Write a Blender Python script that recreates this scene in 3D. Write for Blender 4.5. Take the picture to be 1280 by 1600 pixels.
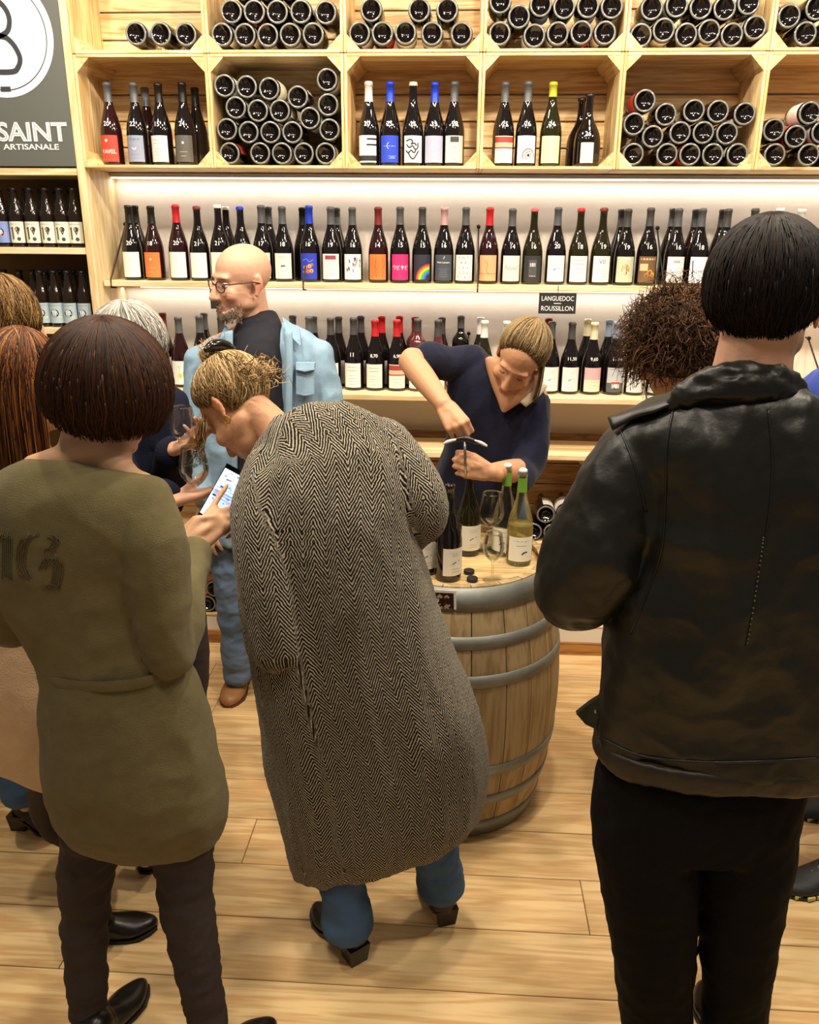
import bpy, bmesh, math, random
from math import sin, cos, pi, radians, sqrt, atan2, hypot
from mathutils import Vector, Matrix, noise, kdtree
random.seed(7)
for _o in list(bpy.data.objects): bpy.data.objects.remove(_o)
SC = bpy.context.scene
COL = SC.collection

# ------------------------------------------------------------------ camera
F_PX, PITCH, YAW, ROLL, EYE = 1282.0, radians(18.6), radians(3.26), radians(0.45), Vector((0, 0, 1.82))
FW = Vector((-sin(YAW)*cos(PITCH), cos(YAW)*cos(PITCH), -sin(PITCH)))
_r = Vector((cos(YAW), sin(YAW), 0)); _u = _r.cross(FW)
RT = _r*cos(ROLL) + _u*sin(ROLL); UP = -_r*sin(ROLL) + _u*cos(ROLL)
cam = bpy.data.cameras.new('camera'); cam.sensor_fit = 'HORIZONTAL'; cam.sensor_width = 36
cam.lens = 36*F_PX/1280; cam.clip_start = 0.02
cam_o = bpy.data.objects.new('camera', cam); COL.objects.link(cam_o)
cam_o.matrix_world = Matrix(((RT.x, UP.x, -FW.x, EYE.x), (RT.y, UP.y, -FW.y, EYE.y), (RT.z, UP.z, -FW.z, EYE.z), (0, 0, 0, 1)))
SC.camera = cam_o

# ------------------------------------------------------------------ light
SC.view_settings.view_transform = 'Standard'; SC.view_settings.look = 'None'
SC.view_settings.exposure = 0.12; SC.view_settings.gamma = 1.0; SC.view_settings.use_curve_mapping = False
wd = bpy.data.worlds.new('shop_air'); SC.world = wd; wd.use_nodes = True
wd.node_tree.nodes['Background'].inputs[0].default_value = (1.0, 0.86, 0.70, 1)
wd.node_tree.nodes['Background'].inputs[1].default_value = 0.17
def area(name, loc, size, power, col=(1, .87, .70), aim=None, size_y=None):
    l = bpy.data.lights.new(name, 'AREA'); l.energy = power; l.color = col; l.size = size
    if size_y: l.shape = 'RECTANGLE'; l.size_y = size_y
    else: l.shape = 'DISK'
    o = bpy.data.objects.new(name, l); COL.objects.link(o); o.location = loc
    d = (Vector(aim) if aim else Vector(loc) + Vector((0, 0, -1))) - Vector(loc)
    o.rotation_euler = d.to_track_quat('-Z', 'Y').to_euler()
    return o
for x, y, p, ax, ay in ((-1.7, 1.9, 24, -1.3, 3.5), (-.75, 1.75, 26, -.6, 3.5), (.2, 1.8, 26, .15, 3.5), (1.15, 1.75, 26, .9, 3.5), (2.0, 1.9, 24, 1.4, 3.5)):
    area('ceiling_spot', (x, y, 3.35), .12, p, aim=(ax, ay, 1.3))
for x, y, p in ((-.9, 2.75, 22), (.75, 2.7, 24), (-.5, .75, 17), (.8, .6, 14)):
    area('ceiling_downlight', (x, y, 3.4), .30, p, aim=(x, y+.1, 0))
area('led_light', (.55, 3.655, 2.035), 4.2, 4.2, (1, .92, .82), aim=(.55, 3.60, 0), size_y=.02)
area('led_light', (.55, 3.655, 1.595), 4.2, 3.6, (1, .92, .82), aim=(.55, 3.60, 0), size_y=.02)

# ------------------------------------------------------------------ helpers
def at(px, py, Y):
    """point of the photograph's pixel (px, py) at distance Y from the camera, measured square to the shelf wall"""
    d = FW + RT*((px-640)/F_PX) - UP*((py-800)/F_PX)
    return EYE + d*((Y-EYE.y)/d.y)
def onz(px, py, Z):
    d = FW + RT*((px-640)/F_PX) - UP*((py-800)/F_PX)
    return EYE + d*((Z-EYE.z)/d.z)
def lin(h):
    h = h.lstrip('#'); c = [int(h[i:i+2], 16)/255 for i in (0, 2, 4)]
    return tuple(v/12.92 if v <= .04045 else ((v+.055)/1.055)**2.4 for v in c)
_M = {}
def mat(name, col, rough=.5, metal=0, spec=.5, coat=0, bump=0, bscale=60, var=0, vscale=8, emit=0, sheen=0, objvar=0):
    if name in _M: return _M[name]
    m = bpy.data.materials.new(name); m.use_nodes = True; _M[name] = m
    nt = m.node_tree; b = nt.nodes['Principled BSDF']
    c = lin(col) if isinstance(col, str) else col
    b.inputs['Base Color'].default_value = (*c, 1); b.inputs['Roughness'].default_value = rough
    b.inputs['Metallic'].default_value = metal; b.inputs['Specular IOR Level'].default_value = spec
    b.inputs['Coat Weight'].default_value = coat; b.inputs['Sheen Weight'].default_value = sheen
    if emit: b.inputs['Emission Color'].default_value = (*c, 1); b.inputs['Emission Strength'].default_value = emit
    if var or bump or objvar: tc = nt.nodes.new('ShaderNodeTexCoord')
    src = None
    if var:
        n = nt.nodes.new('ShaderNodeTexNoise'); n.inputs['Scale'].default_value = vscale; n.inputs['Detail'].default_value = 5
        nt.links.new(tc.outputs['Object'], n.inputs['Vector'])
        r = nt.nodes.new('ShaderNodeValToRGB'); e = r.color_ramp.elements
        e[0].position = .3; e[1].position = .7
        e[0].color = (*[v*(1-var) for v in c], 1); e[1].color = (*[min(1, v*(1+var)) for v in c], 1)
        nt.links.new(n.outputs['Fac'], r.inputs['Fac']); nt.links.new(r.outputs['Color'], b.inputs['Base Color'])
    if bump:
        n = nt.nodes.new('ShaderNodeTexNoise'); n.inputs['Scale'].default_value = bscale; n.inputs['Detail'].default_value = 4
        nt.links.new(tc.outputs['Object'], n.inputs['Vector'])
        bp = nt.nodes.new('ShaderNodeBump'); bp.inputs['Strength'].default_value = bump; bp.inputs['Distance'].default_value = .004
        nt.links.new(n.outputs['Fac'], bp.inputs['Height']); nt.links.new(bp.outputs['Normal'], b.inputs['Normal'])
    return m
def wood(name, c1, c2, axis='X', scale=1.0, rough=.5, knots=.6, vary=.25, spec=.4, grain=1.0):
    """planed timber: grain drawn out along one axis, knots, a different shade for every board"""
    if name in _M: return _M[name]
    m = bpy.data.materials.new(name); m.use_nodes = True; _M[name] = m
    nt = m.node_tree; N = nt.nodes; L = nt.links; b = N['Principled BSDF']
    b.inputs['Roughness'].default_value = rough; b.inputs['Specular IOR Level'].default_value = spec
    tc = N.new('ShaderNodeTexCoord'); oi = N.new('ShaderNodeObjectInfo')
    off = N.new('ShaderNodeVectorMath'); off.operation = 'SCALE'; off.inputs[0].default_value = (7.3, 3.1, 5.7); L.new(oi.outputs['Random'], off.inputs['Scale'])
    add = N.new('ShaderNodeVectorMath'); add.operation = 'ADD'; L.new(tc.outputs['Object'], add.inputs[0]); L.new(off.outputs[0], add.inputs[1])
    mp = N.new('ShaderNodeMapping'); s = [14*scale]*3; s['XYZ'.index(axis)] = 1.1*scale; mp.inputs['Scale'].default_value = s
    L.new(add.outputs[0], mp.inputs['Vector'])
    n1 = N.new('ShaderNodeTexNoise'); n1.inputs['Scale'].default_value = 1.6; n1.inputs['Detail'].default_value = 3; n1.inputs['Distortion'].default_value = .8; L.new(mp.outputs[0], n1.inputs['Vector'])
    w = N.new('ShaderNodeMath'); w.operation = 'MULTIPLY'; w.inputs[1].default_value = 26*grain; L.new(n1.outputs['Fac'], w.inputs[0])
    sn = N.new('ShaderNodeMath'); sn.operation = 'SINE'; L.new(w.outputs[0], sn.inputs[0])
    n2 = N.new('ShaderNodeTexNoise'); n2.inputs['Scale'].default_value = 9; n2.inputs['Detail'].default_value = 6; L.new(mp.outputs[0], n2.inputs['Vector'])
    mx = N.new('ShaderNodeMath'); mx.operation = 'MULTIPLY_ADD'; mx.inputs[1].default_value = .22; L.new(sn.outputs[0], mx.inputs[0]); L.new(n2.outputs['Fac'], mx.inputs[2])
    r = N.new('ShaderNodeValToRGB'); e = r.color_ramp.elements; e[0].position = .22; e[1].position = .72
    e[0].color = (*lin(c2), 1); e[1].color = (*lin(c1), 1); L.new(mx.outputs[0], r.inputs['Fac'])
    hv = N.new('ShaderNodeHueSaturation'); L.new(r.outputs['Color'], hv.inputs['Color'])
    v = N.new('ShaderNodeMath'); v.operation = 'MULTIPLY_ADD'; v.inputs[1].default_value = vary; v.inputs[2].default_value = 1-vary/2; L.new(oi.outputs['Random'], v.inputs[0]); L.new(v.outputs[0], hv.inputs['Value'])
    last = hv.outputs['Color']
    if knots:
        mk = N.new('ShaderNodeMapping'); k = [9*scale]*3; k['XYZ'.index(axis)] = 4*scale; mk.inputs['Scale'].default_value = k; L.new(add.outputs[0], mk.inputs['Vector'])
        vo = N.new('ShaderNodeTexVoronoi'); vo.inputs['Scale'].default_value = .8; L.new(mk.outputs[0], vo.inputs['Vector'])
        kr = N.new('ShaderNodeValToRGB'); ke = kr.color_ramp.elements; ke[0].position = .03; ke[1].position = .12; ke[0].color = (knots, knots, knots, 1); ke[1].color = (0, 0, 0, 1); L.new(vo.outputs['Distance'], kr.inputs['Fac'])
        mk2 = N.new('ShaderNodeMixRGB'); mk2.inputs[2].default_value = (*[q*.45 for q in lin(c2)], 1); L.new(kr.outputs['Color'], mk2.inputs[0]); L.new(last, mk2.inputs[1]); last = mk2.outputs[0]
    L.new(last, b.inputs['Base Color'])
    bp = N.new('ShaderNodeBump'); bp.inputs['Strength'].default_value = .12; bp.inputs['Distance'].default_value = .002; L.new(mx.outputs[0], bp.inputs['Height']); L.new(bp.outputs['Normal'], b.inputs['Normal'])
    return m
def clear_glass(name, tint=(.96, .98, .96), refl=.9, amount=.75):
    if name in _M: return _M[name]
    m = bpy.data.materials.new(name); m.use_nodes = True; _M[name] = m
    nt = m.node_tree; N = nt.nodes; L = nt.links; N.remove(N['Principled BSDF'])
    t = N.new('ShaderNodeBsdfTransparent'); t.inputs[0].default_value = (*tint, 1)
    g = N.new('ShaderNodeBsdfGlossy'); g.inputs['Roughness'].default_value = .02; g.inputs[0].default_value = (refl, refl, refl, 1)
    fr = N.new('ShaderNodeLayerWeight'); fr.inputs['Blend'].default_value = .32
    pw = N.new('ShaderNodeMath'); pw.operation = 'MULTIPLY'; pw.inputs[1].default_value = amount; L.new(fr.outputs['Fresnel'], pw.inputs[0])
    mx = N.new('ShaderNodeMixShader'); L.new(pw.outputs[0], mx.inputs[0]); L.new(t.outputs[0], mx.inputs[1]); L.new(g.outputs[0], mx.inputs[2])
    L.new(mx.outputs[0], N['Material Output'].inputs[0]); return m

def tag(o, label=None, cat=None, group=None, kind=None):
    if label: o['label'] = label
    if cat: o['category'] = cat
    if group: o['group'] = group
    if kind: o['kind'] = kind
    return o
def link(o, parent=None):
    COL.objects.link(o)
    if parent: o.parent = parent
    return o
def empty(name, loc=(0, 0, 0), rz=0, **k):
    o = bpy.data.objects.new(name, None); o.empty_display_size = .05; link(o); o.location = loc; o.rotation_euler = (0, 0, rz)
    return tag(o, **k)
def mesh_of(name, V, Fc, mats, fm=None, smooth=True):
    me = bpy.data.meshes.new(name); me.from_pydata([tuple(v) for v in V], [], Fc)
    for m in (mats if isinstance(mats, (list, tuple)) else [mats]): me.materials.append(m)
    if fm: me.polygons.foreach_set('material_index', fm)
    if smooth: me.polygons.foreach_set('use_smooth', [True]*len(me.polygons))
    me.update(); return me
def ob(name, me, parent=None, loc=(0, 0, 0), rot=(0, 0, 0)):
    o = bpy.data.objects.new(name, me); link(o, parent); o.location = loc; o.rotation_euler = rot; return o
def boxdata(x0, x1, y0, y1, z0, z1, bev=.0):
    if not bev:
        V = [(x, y, z) for x in (x0, x1) for y in (y0, y1) for z in (z0, z1)]
        Fc = [(0, 1, 3, 2), (4, 6, 7, 5), (0, 4, 5, 1), (2, 3, 7, 6), (0, 2, 6, 4), (1, 5, 7, 3)]
        return V, Fc
    bm = bmesh.new(); bmesh.ops.create_cube(bm, size=1)
    for v in bm.verts: v.co = Vector(((x0+x1)/2 + v.co.x*(x1-x0), (y0+y1)/2 + v.co.y*(y1-y0), (z0+z1)/2 + v.co.z*(z1-z0)))
    bmesh.ops.bevel(bm, geom=list(bm.edges), offset=bev, segments=1, affect='EDGES')
    V = [v.co.copy() for v in bm.verts]; bm.verts.index_update(); Fc = [[v.index for v in f.verts] for f in bm.faces]; bm.free(); return V, Fc
def box(name, x0, x1, y0, y1, z0, z1, m, parent=None, bev=.0015, center=True):
    c = Vector(((x0+x1)/2, (y0+y1)/2, (z0+z1)/2)) if center else Vector((0, 0, 0))
    V, Fc = boxdata(x0-c.x, x1-c.x, y0-c.y, y1-c.y, z0-c.z, z1-c.z, bev)
    return ob(name, mesh_of(name, V, Fc, m, smooth=False), parent, c-(parent.location if parent else Vector((0, 0, 0))))
def merge(parts):
    """[(V, F, mat_index)] -> V, F, fm"""
    V, Fc, fm = [], [], []
    for p in parts:
        n = len(V); V += [tuple(v) for v in p[0]]; Fc += [[i+n for i in f] for f in p[1]]; fm += [p[2] if len(p) > 2 else 0]*len(p[1])
    return V, Fc, fm
def lathe(prof, seg=24, cap0=True, cap1=True):
    V, Fc = [], []
    for r, z in prof: V += [(r*cos(2*pi*i/seg), r*sin(2*pi*i/seg), z) for i in range(seg)]
    for k in range(len(prof)-1):
        for i in range(seg):
            j = (i+1) % seg; Fc.append((k*seg+i, k*seg+j, (k+1)*seg+j, (k+1)*seg+i))
    if cap0: Fc.append(tuple(range(seg))[::-1])
    if cap1: Fc.append(tuple((len(prof)-1)*seg+i for i in range(seg)))
    return V, Fc
def spline(pts, n):
    """Catmull-Rom through tuples of any length"""
    P = [pts[0]] + list(pts) + [pts[-1]]; out = []
    for k in range(1, len(P)-2):
        for i in range(n):
            t = i/n; a, b, c, d = P[k-1], P[k], P[k+1], P[k+2]
            out.append(tuple(.5*(2*b[j] + (c[j]-a[j])*t + (2*a[j]-5*b[j]+4*c[j]-d[j])*t*t + (3*b[j]-a[j]-3*c[j]+d[j])*t**3) for j in range(len(b))))
    out.append(tuple(pts[-1])); return out
def tube(pts, rad, seg=8, closed=False):
    """swept tube; rad a number or a list"""
    P = [Vector(p) for p in pts]; n = len(P); V, Fc = [], []
    rad = rad if isinstance(rad, (list, tuple)) else [rad]*n
    t0 = (P[1]-P[0]).normalized(); up = Vector((0, 0, 1)) if abs(t0.z) < .9 else Vector((1, 0, 0))
    nrm = (up - t0*up.dot(t0)).normalized()
    for k in range(n):
        t = (P[(k+1) % n if closed else min(k+1, n-1)] - P[k-1 if closed else max(k-1, 0)]).normalized()
        nrm = (nrm - t*nrm.dot(t)).normalized(); bn = t.cross(nrm)
        V += [P[k] + (nrm*cos(2*pi*i/seg) + bn*sin(2*pi*i/seg))*rad[k] for i in range(seg)]
    for k in range(n if closed else n-1):
        k2 = (k+1) % n
        for i in range(seg):
            j = (i+1) % seg; Fc.append((k*seg+i, k*seg+j, k2*seg+j, k2*seg+i))
    if not closed: Fc.append(tuple(range(seg))[::-1]); Fc.append(tuple((n-1)*seg+i for i in range(seg)))
    return V, Fc
_T = {}
def text2d(s, size, bold=0.0, spacing=1.0):
    key = (s, bold, spacing)
    if key not in _T:
        cu = bpy.data.curves.new('lettering', 'FONT'); cu.body = s; cu.align_x = 'CENTER'; cu.align_y = 'CENTER'
        cu.resolution_u = 3; cu.offset = bold; cu.space_character = spacing; cu.fill_mode = 'FRONT'
        o = bpy.data.objects.new('lettering', cu); COL.objects.link(o)
        dg = bpy.context.evaluated_depsgraph_get()
        me = bpy.data.meshes.new_from_object(o.evaluated_get(dg))
        _T[key] = ([(v.co.x, v.co.y) for v in me.vertices], [list(p.vertices) for p in me.polygons])
        bpy.data.objects.remove(o); bpy.data.curves.remove(cu); bpy.data.meshes.remove(me)
    V, Fc = _T[key]
    return [(x*size, y*size) for x, y in V], Fc
def rect2d(x0, y0, x1, y1, nx=1):
    V = []; Fc = []
    for i in range(nx+1):
        x = x0+(x1-x0)*i/nx; V += [(x, y0), (x, y1)]
    for i in range(nx): Fc.append((2*i, 2*i+2, 2*i+3, 2*i+1))
    return V, Fc
def disc2d(cx, cy, r, n=16, ry=None):
    ry = ry or r; return [(cx+r*cos(2*pi*i/n), cy+ry*sin(2*pi*i/n)) for i in range(n)], [tuple(range(n))]
def arc2d(cx, cy, r0, r1, a0, a1, n=12):
    V = []; Fc = []
    for i in range(n+1):
        a = radians(a0+(a1-a0)*i/n); V += [(cx+r0*cos(a), cy+r0*sin(a)), (cx+r1*cos(a), cy+r1*sin(a))]
    for i in range(n): Fc.append((2*i, 2*i+1, 2*i+3, 2*i+2))
    return V, Fc
def stroke2d(pts, w):
    V = []; Fc = []
    for k, p in enumerate(pts):
        a = pts[max(k-1, 0)]; b = pts[min(k+1, len(pts)-1)]; dx, dy = b[0]-a[0], b[1]-a[1]; l = hypot(dx, dy) or 1
        V += [(p[0]-dy/l*w/2, p[1]+dx/l*w/2), (p[0]+dy/l*w/2, p[1]-dx/l*w/2)]
    for k in range(len(pts)-1): Fc.append((2*k, 2*k+1, 2*k+3, 2*k+2))
    return V, Fc
def move2d(d, dx, dy): return [(x+dx, y+dy) for x, y in d[0]], d[1]
def wrap(d, R, z0, lift=0):
    """bend a flat drawing round an upright cylinder, facing -Y"""
    return [((R+lift)*sin(x/R), -(R+lift)*cos(x/R), z0+y) for x, y in d[0]], d[1]
def flat(d, y=0): return [(x, y, z) for x, z in d[0]], d[1]
# ------------------------------------------------------------------ materials
PINE = wood('pine', '#EED3A0', '#CFA264', 'X', knots=.75, vary=.3)
PINE_Z = wood('pine_upright', '#ECD09A', '#CDA064', 'Z', knots=.6, vary=.25)
PINE_Y = wood('pine_depth', '#E9CB96', '#C99B5E', 'Y', knots=.3, vary=.25)
ASH = wood('pale_ash', '#EAD6AC', '#D2B37C', 'X', knots=0, vary=.08, grain=.5)
ASH_Z = wood('pale_ash_upright', '#E6D2A6', '#CCAF7A', 'Z', knots=0, vary=.08, grain=.5)
BROWN = wood('brown_board', '#8A6438', '#6A4722', 'X', knots=.2, vary=.1)
OAK = wood('oak_plank', '#E8C892', '#CFA670', 'X', scale=.75, rough=.30, knots=.25, vary=.16, spec=.5, grain=.8)
SKIRT = wood('skirting_oak', '#B98447', '#8E5D28', 'X', knots=.1, vary=.05)
PLASTER = mat('plaster', '#E2D8CC', .9, bump=.5, bscale=16, var=.03)
WHITE = mat('white_paint', '#E8DFCE', .6)
DARKGAP = mat('dark_joint', '#3A2715', .9)
IRON = mat('black_iron', '#26211E', .45, metal=.6)
CHALK = mat('white_marker', '#F4F4F0', .6)
INK = mat('grey_print', '#8C8880', .7)
BLACKINK = mat('black_print', '#1C1A19', .6)
LED = mat('led_diffuser', '#FFF3E2', .5, emit=2.2)
GLASS = {'d': mat('dark_wine_glass', (.006, .004, .004), .06, spec=.55, coat=.3),
         'r': mat('red_wine_glass', (.020, .004, .005), .06, spec=.55, coat=.3),
         'o': mat('olive_wine_glass', (.014, .012, .003), .06, spec=.55, coat=.3),
         'v': mat('rose_wine_glass', (.10, .02, .022), .06, spec=.55, coat=.3)}
BEERGLASS = mat('brown_beer_glass', (.012, .006, .003), .08, spec=.55, coat=.3)

# ------------------------------------------------------------------ floor and walls
fl = box('floor', -3.2, 3.2, -1.2, 3.72, -.06, -.012, DARKGAP, bev=0); tag(fl, kind='structure')
PW = .2025
row = 0; y = 2.0 - PW*15
PLM = {}
while y < 3.41:
    x = -3.2 - random.random()*1.2
    fixed = {1.80: [-.31, .405], 2.0: [-.62], 1.6: [-1.0, .72], 2.2: [-1.15], 2.4: [.6], 2.81: [-.95]}
    cuts = next((v for k, v in fixed.items() if abs(k-y) < .08), None)
    xs = [-3.2] + (cuts if cuts else sorted(random.uniform(-2.2, 2.2) for _ in range(2))) + [3.2]
    y1 = min(y+PW, 3.415)
    for a, b in zip(xs[:-1], xs[1:]):
        box('plank', a+.001, b-.001, y+.0012, y1-.0012, -.012, random.uniform(-.0006, .0006), OAK, fl, bev=.0016)
    y += PW; row += 1
WY = 3.70
wb = box('wall_back', -3.2, 3.2, WY, WY+.12, -.06, 3.6, PLASTER, bev=0); tag(wb, kind='structure')
bb = box('baseboard_back', -1.48, 3.2, 3.402, 3.425, 0, .062, SKIRT); tag(bb, kind='structure')
tr = box('trim_1', -1.48, 3.2, 3.408, 3.44, .062, .135, WHITE); tag(tr, kind='structure')

# ------------------------------------------------------------------ upright panel, beer shelves, sign
up = box('upright_panel', -1.513, -1.483, 3.398, WY-.002, 0, 3.3, ASH_Z)
tag(up, 'pale timber upright panel between the beer shelves and the wine wall', 'panel')
bs = empty('beer_shelf_unit', (-2.0, 3.5, 0), label='pale shelf unit with dark brown back holding beer bottles', cat='shelf unit')
def lbox(name, x0, x1, y0, y1, z0, z1, m, par, bev=.0015):
    o = box(name, x0, x1, y0, y1, z0, z1, m, None, bev); o.parent = par; o.location = o.location - par.location; return o
lbox('back_panel', -2.6, -1.515, 3.675, 3.698, 0, 2.05, mat('brown_back', '#5C4322', .7, var=.2, vscale=3), bs)
BZ = [2.062, at(56, 386.5, 3.41).z, at(90, 512, 3.41).z, at(90, 512, 3.41).z-.34, .5, .12]
for z in BZ: lbox('shelf', -2.6, -1.515, 3.405, 3.674, z-.026, z, ASH, bs)
lbox('side_panel', -2.63, -2.601, 3.40, 3.698, 0, 2.066, ASH_Z, bs)

sg = empty('brand_sign', (-1.85, 3.40, 2.066), label='dark grey brewery sign with white round emblem above the beer shelves', cat='sign')
SIGN = mat('sign_grey', '#5A5D58', .55); SIGNW = mat('sign_white', '#E6E9EA', .5); SIGND = mat('sign_navy', '#35373F', .5)
lbox('board', -2.6, -1.515, 3.40, 3.425, 2.068, 3.2, SIGN, sg)
def sprint(name, d, m, y, cx, cz):
    V = [(cx+x-sg.location.x, y-sg.location.y, cz+z-sg.location.z) for x, z in d[0]]
    return ob(name, mesh_of(name, V, d[1], m, smooth=False), sg)
c0 = at(-2, 56, 3.398); rr = c0.x*-1 + at(83, 56, 3.398).x
sprint('emblem_disc', disc2d(0, 0, rr, 64), SIGNW, 3.3985, c0.x, c0.z)
sprint('emblem_ring', arc2d(0, 0, rr*.868, rr*.885, 0, 360, 64), SIGND, 3.3975, c0.x, c0.z)
sc = rr/85
def P2(x, y): return ((x+2)*sc, (56-y)*sc)
b1 = [P2(-24, 8), P2(-4, 8), P2(8, 13), P2(16, 24), P2(18, 36), P2(14, 48), P2(6, 54), P2(-6, 57), P2(-24, 57)]
b2 = [P2(-24, 57), P2(4, 57), P2(16, 64), P2(24, 76), P2(27, 88), P2(22, 99), P2(12, 105), P2(-24, 105)]
for pts in (b1, b2): sprint('monogram', stroke2d(spline(pts, 5), 7.5*sc), SIGND, 3.3968, c0.x, c0.z)
sprint('monogram', stroke2d([P2(-24, 8), P2(-24, 105)], 7.5*sc), SIGND, 3.3965, c0.x, c0.z)
sprint('monogram', stroke2d([P2(29, -12), P2(29, 6)], 7*sc), SIGND, 3.3966, c0.x, c0.z)
sprint('monogram', stroke2d([P2(-10, 129), P2(6, 129)], 7*sc), SIGND, 3.3966, c0.x, c0.z)
tl = at(0, 206, 3.398); trr = at(105.5, 206, 3.398)
def fit_text(s, x0, x1, h, bold, stretch=1):
    V, Fc = text2d(s, 1, bold); xs = [v[0] for v in V]; ys = [v[1] for v in V]
    kx = (x1-x0)/(max(xs)-min(xs)); ky = h/(max(ys)-min(ys))
    return [((x-min(xs))*kx+x0, (y-(max(ys)+min(ys))/2)*ky) for x, y in V], Fc
w5 = trr.x - at(-1.5, 206, 3.398).x
sprint('lettering', fit_text('SSAINT', trr.x-w5*1.20, trr.x, .070, .03), SIGNW, 3.3975, 0, tl.z)
sprint('lettering', fit_text('SSAINT', trr.x-w5*1.195, trr.x-w5*.004, .062, -.015), mat('sign_midgrey', '#B9BEC0', .5), 3.3972, 0, tl.z)
t2 = at(48, 229.5, 3.398)
sprint('lettering', fit_text('ARTISANALE', at(5, 229, 3.398).x, at(92, 229, 3.398).x, .021, .02), SIGNW, 3.3975, 0, t2.z)

# ------------------------------------------------------------------ crates
CW, CH, CD, CT = .5145, .3965, .290, .0105
def crate_protos():
    d = {}
    hh = CH/2
    def slat(n, sx, sy, sz, m): d[n] = mesh_of(n, *boxdata(-sx/2, sx/2, -sy/2, sy/2, -sz/2, sz/2, .0012), m, smooth=False)
    slat('back_slat', CW-.004, .009, CH/4-.006, PINE)
    slat('end_slat', CT, CD/3-.004, CH-.002, PINE_Z)
    slat('long_slat', CW-2*CT-.003, CD/3-.003, CT, PINE)
    V = [(0, -CD/2+.003, 0), (.05, -CD/2+.003, 0), (0, -CD/2+.003, .05), (0, CD/2-.015, 0), (.05, CD/2-.015, 0), (0, CD/2-.015, .05)]
    d['corner_post'] = mesh_of('corner_post', V, [(0, 1, 2), (3, 5, 4), (0, 3, 4, 1), (1, 4, 5, 2), (0, 2, 5, 3)], PINE_Y, smooth=False)
    return d
CP = crate_protos()
def crate(x, y, z, label, group):
    """open-fronted fruit crate lying on its long side; x, y, z the lower left front corner"""
    e = empty('wooden_crate', (x+CW/2, y+CD/2, z), label=label, cat='crate', group=group)
    for k in range(4): ob('back_slat', CP['back_slat'], e, (0, CD/2-.006, CH*(k+.5)/4), (radians(random.uniform(-.6, .6)), 0, 0))
    for k in range(3):
        yy = -CD/2 + CD*(k+.5)/3
        for s in (-1, 1):
            ob('end_slat', CP['end_slat'], e, (s*(CW/2-CT/2-.0005), yy, CH/2))
            ob('long_slat', CP['long_slat'], e, (0, yy, CT/2 + .0005 if s < 0 else CH-CT/2-.0005))
    for sx in (0, 1):
        for sz in (0, 1):
            o = ob('corner_post', CP['corner_post'], e, ((-1 if not sx else 1)*(CW/2-CT-.001), 0, CT+.001 if not sz else CH-CT-.001))
            o.scale = (1 if not sx else -1, 1, 1 if not sz else -1)
    return e
CX0, CZ0, CY = -1.4825, 2.064, 3.40
ORD = ['first', 'second', 'third', 'fourth', 'fifth', 'sixth', 'seventh', 'eighth']
HOLD = [['six standing bottles with the red label', 'twenty lying bottles', 'five standing bottles with blue capsules', 'five standing bottles, one squat', 'fifteen lying bottles', 'bottles cut off by the picture edge'],
        ['three lying bottles', 'two full rows of lying bottles', 'eight lying bottles', 'eleven lying bottles in two rows', 'eleven neatly stacked lying bottles', 'bottles cut off by the picture edge']]
for r in range(2):
    for c in range(6):
        crate(CX0+c*.5152, CY, CZ0+r*.3975, '%s wall crate of the %s row, with %s' % (ORD[c], ('lower', 'upper')[r], HOLD[r][c]), 'pine crates hung on the wall')
led = empty('led_strip', (.9, 3.66, 2.05), label='thin white light strip under the wall crates', cat='light')
lbox('profile', -1.48, 3.1, 3.640, 3.698, 2.046, 2.062, mat('aluminium', '#C9C6C0', .35, metal=.8), led)
lbox('diffuser', -1.478, 3.098, 3.645, 3.690, 2.042, 2.0455, LED, led)

# ------------------------------------------------------------------ wall shelves with iron stays
S1Z, S2Z = 1.634, 1.192
def stay(par, px, py, pz, yw, yf, zt):
    """bar from a ball on the wall down to the shelf's front edge and hooked under it"""
    L = par.location
    p = [Vector((px, yw, zt)), Vector((px, yw-.03, zt-.004)), Vector((px, yf-.004, pz+.004)), Vector((px, yf-.006, pz-.026)), Vector((px, yf+.05, pz-.030))]
    V, Fc = tube([q-L for q in p], .0035, 6); ob('stay_rod', mesh_of('stay_rod', V, Fc, IRON), par)
    bm = bmesh.new(); bmesh.ops.create_uvsphere(bm, u_segments=10, v_segments=6, radius=.009); me = bpy.data.meshes.new('stay_knob'); bm.to_mesh(me); bm.free(); me.materials.append(IRON)
    ob('stay_knob', me, par, Vector((px, yw-.034, zt))-L)
for nm, z, yf, stays in (('upper', S1Z, 3.455, [-1.445, -.640, .073, .815, 1.56]), ('lower', S2Z, 3.375, [-.66, .045, at(1010, 628, 3.375).x, 1.5])):
    e = empty('wall_shelf', (.85, yf, z-.022), label='long pale timber wall shelf, the %s one, crowded with wine bottles' % nm, cat='shelf')
    lbox('board', -1.478, 3.15, yf, WY-.001, z-.022, z, ASH, e)
    for sx in stays: stay(e, sx, 0, z, WY-.002, yf, z+.225)
e = empty('led_strip', (.9, 3.6, 1.60), label='thin white light strip under the upper bottle shelf', cat='light')
lbox('profile', -1.40, 3.1, 3.640, 3.690, 1.6005, 1.6115, _M['aluminium'], e)
lbox('diffuser', -1.398, 3.098, 3.645, 3.685, 1.597, 1.600, LED, e)

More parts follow.
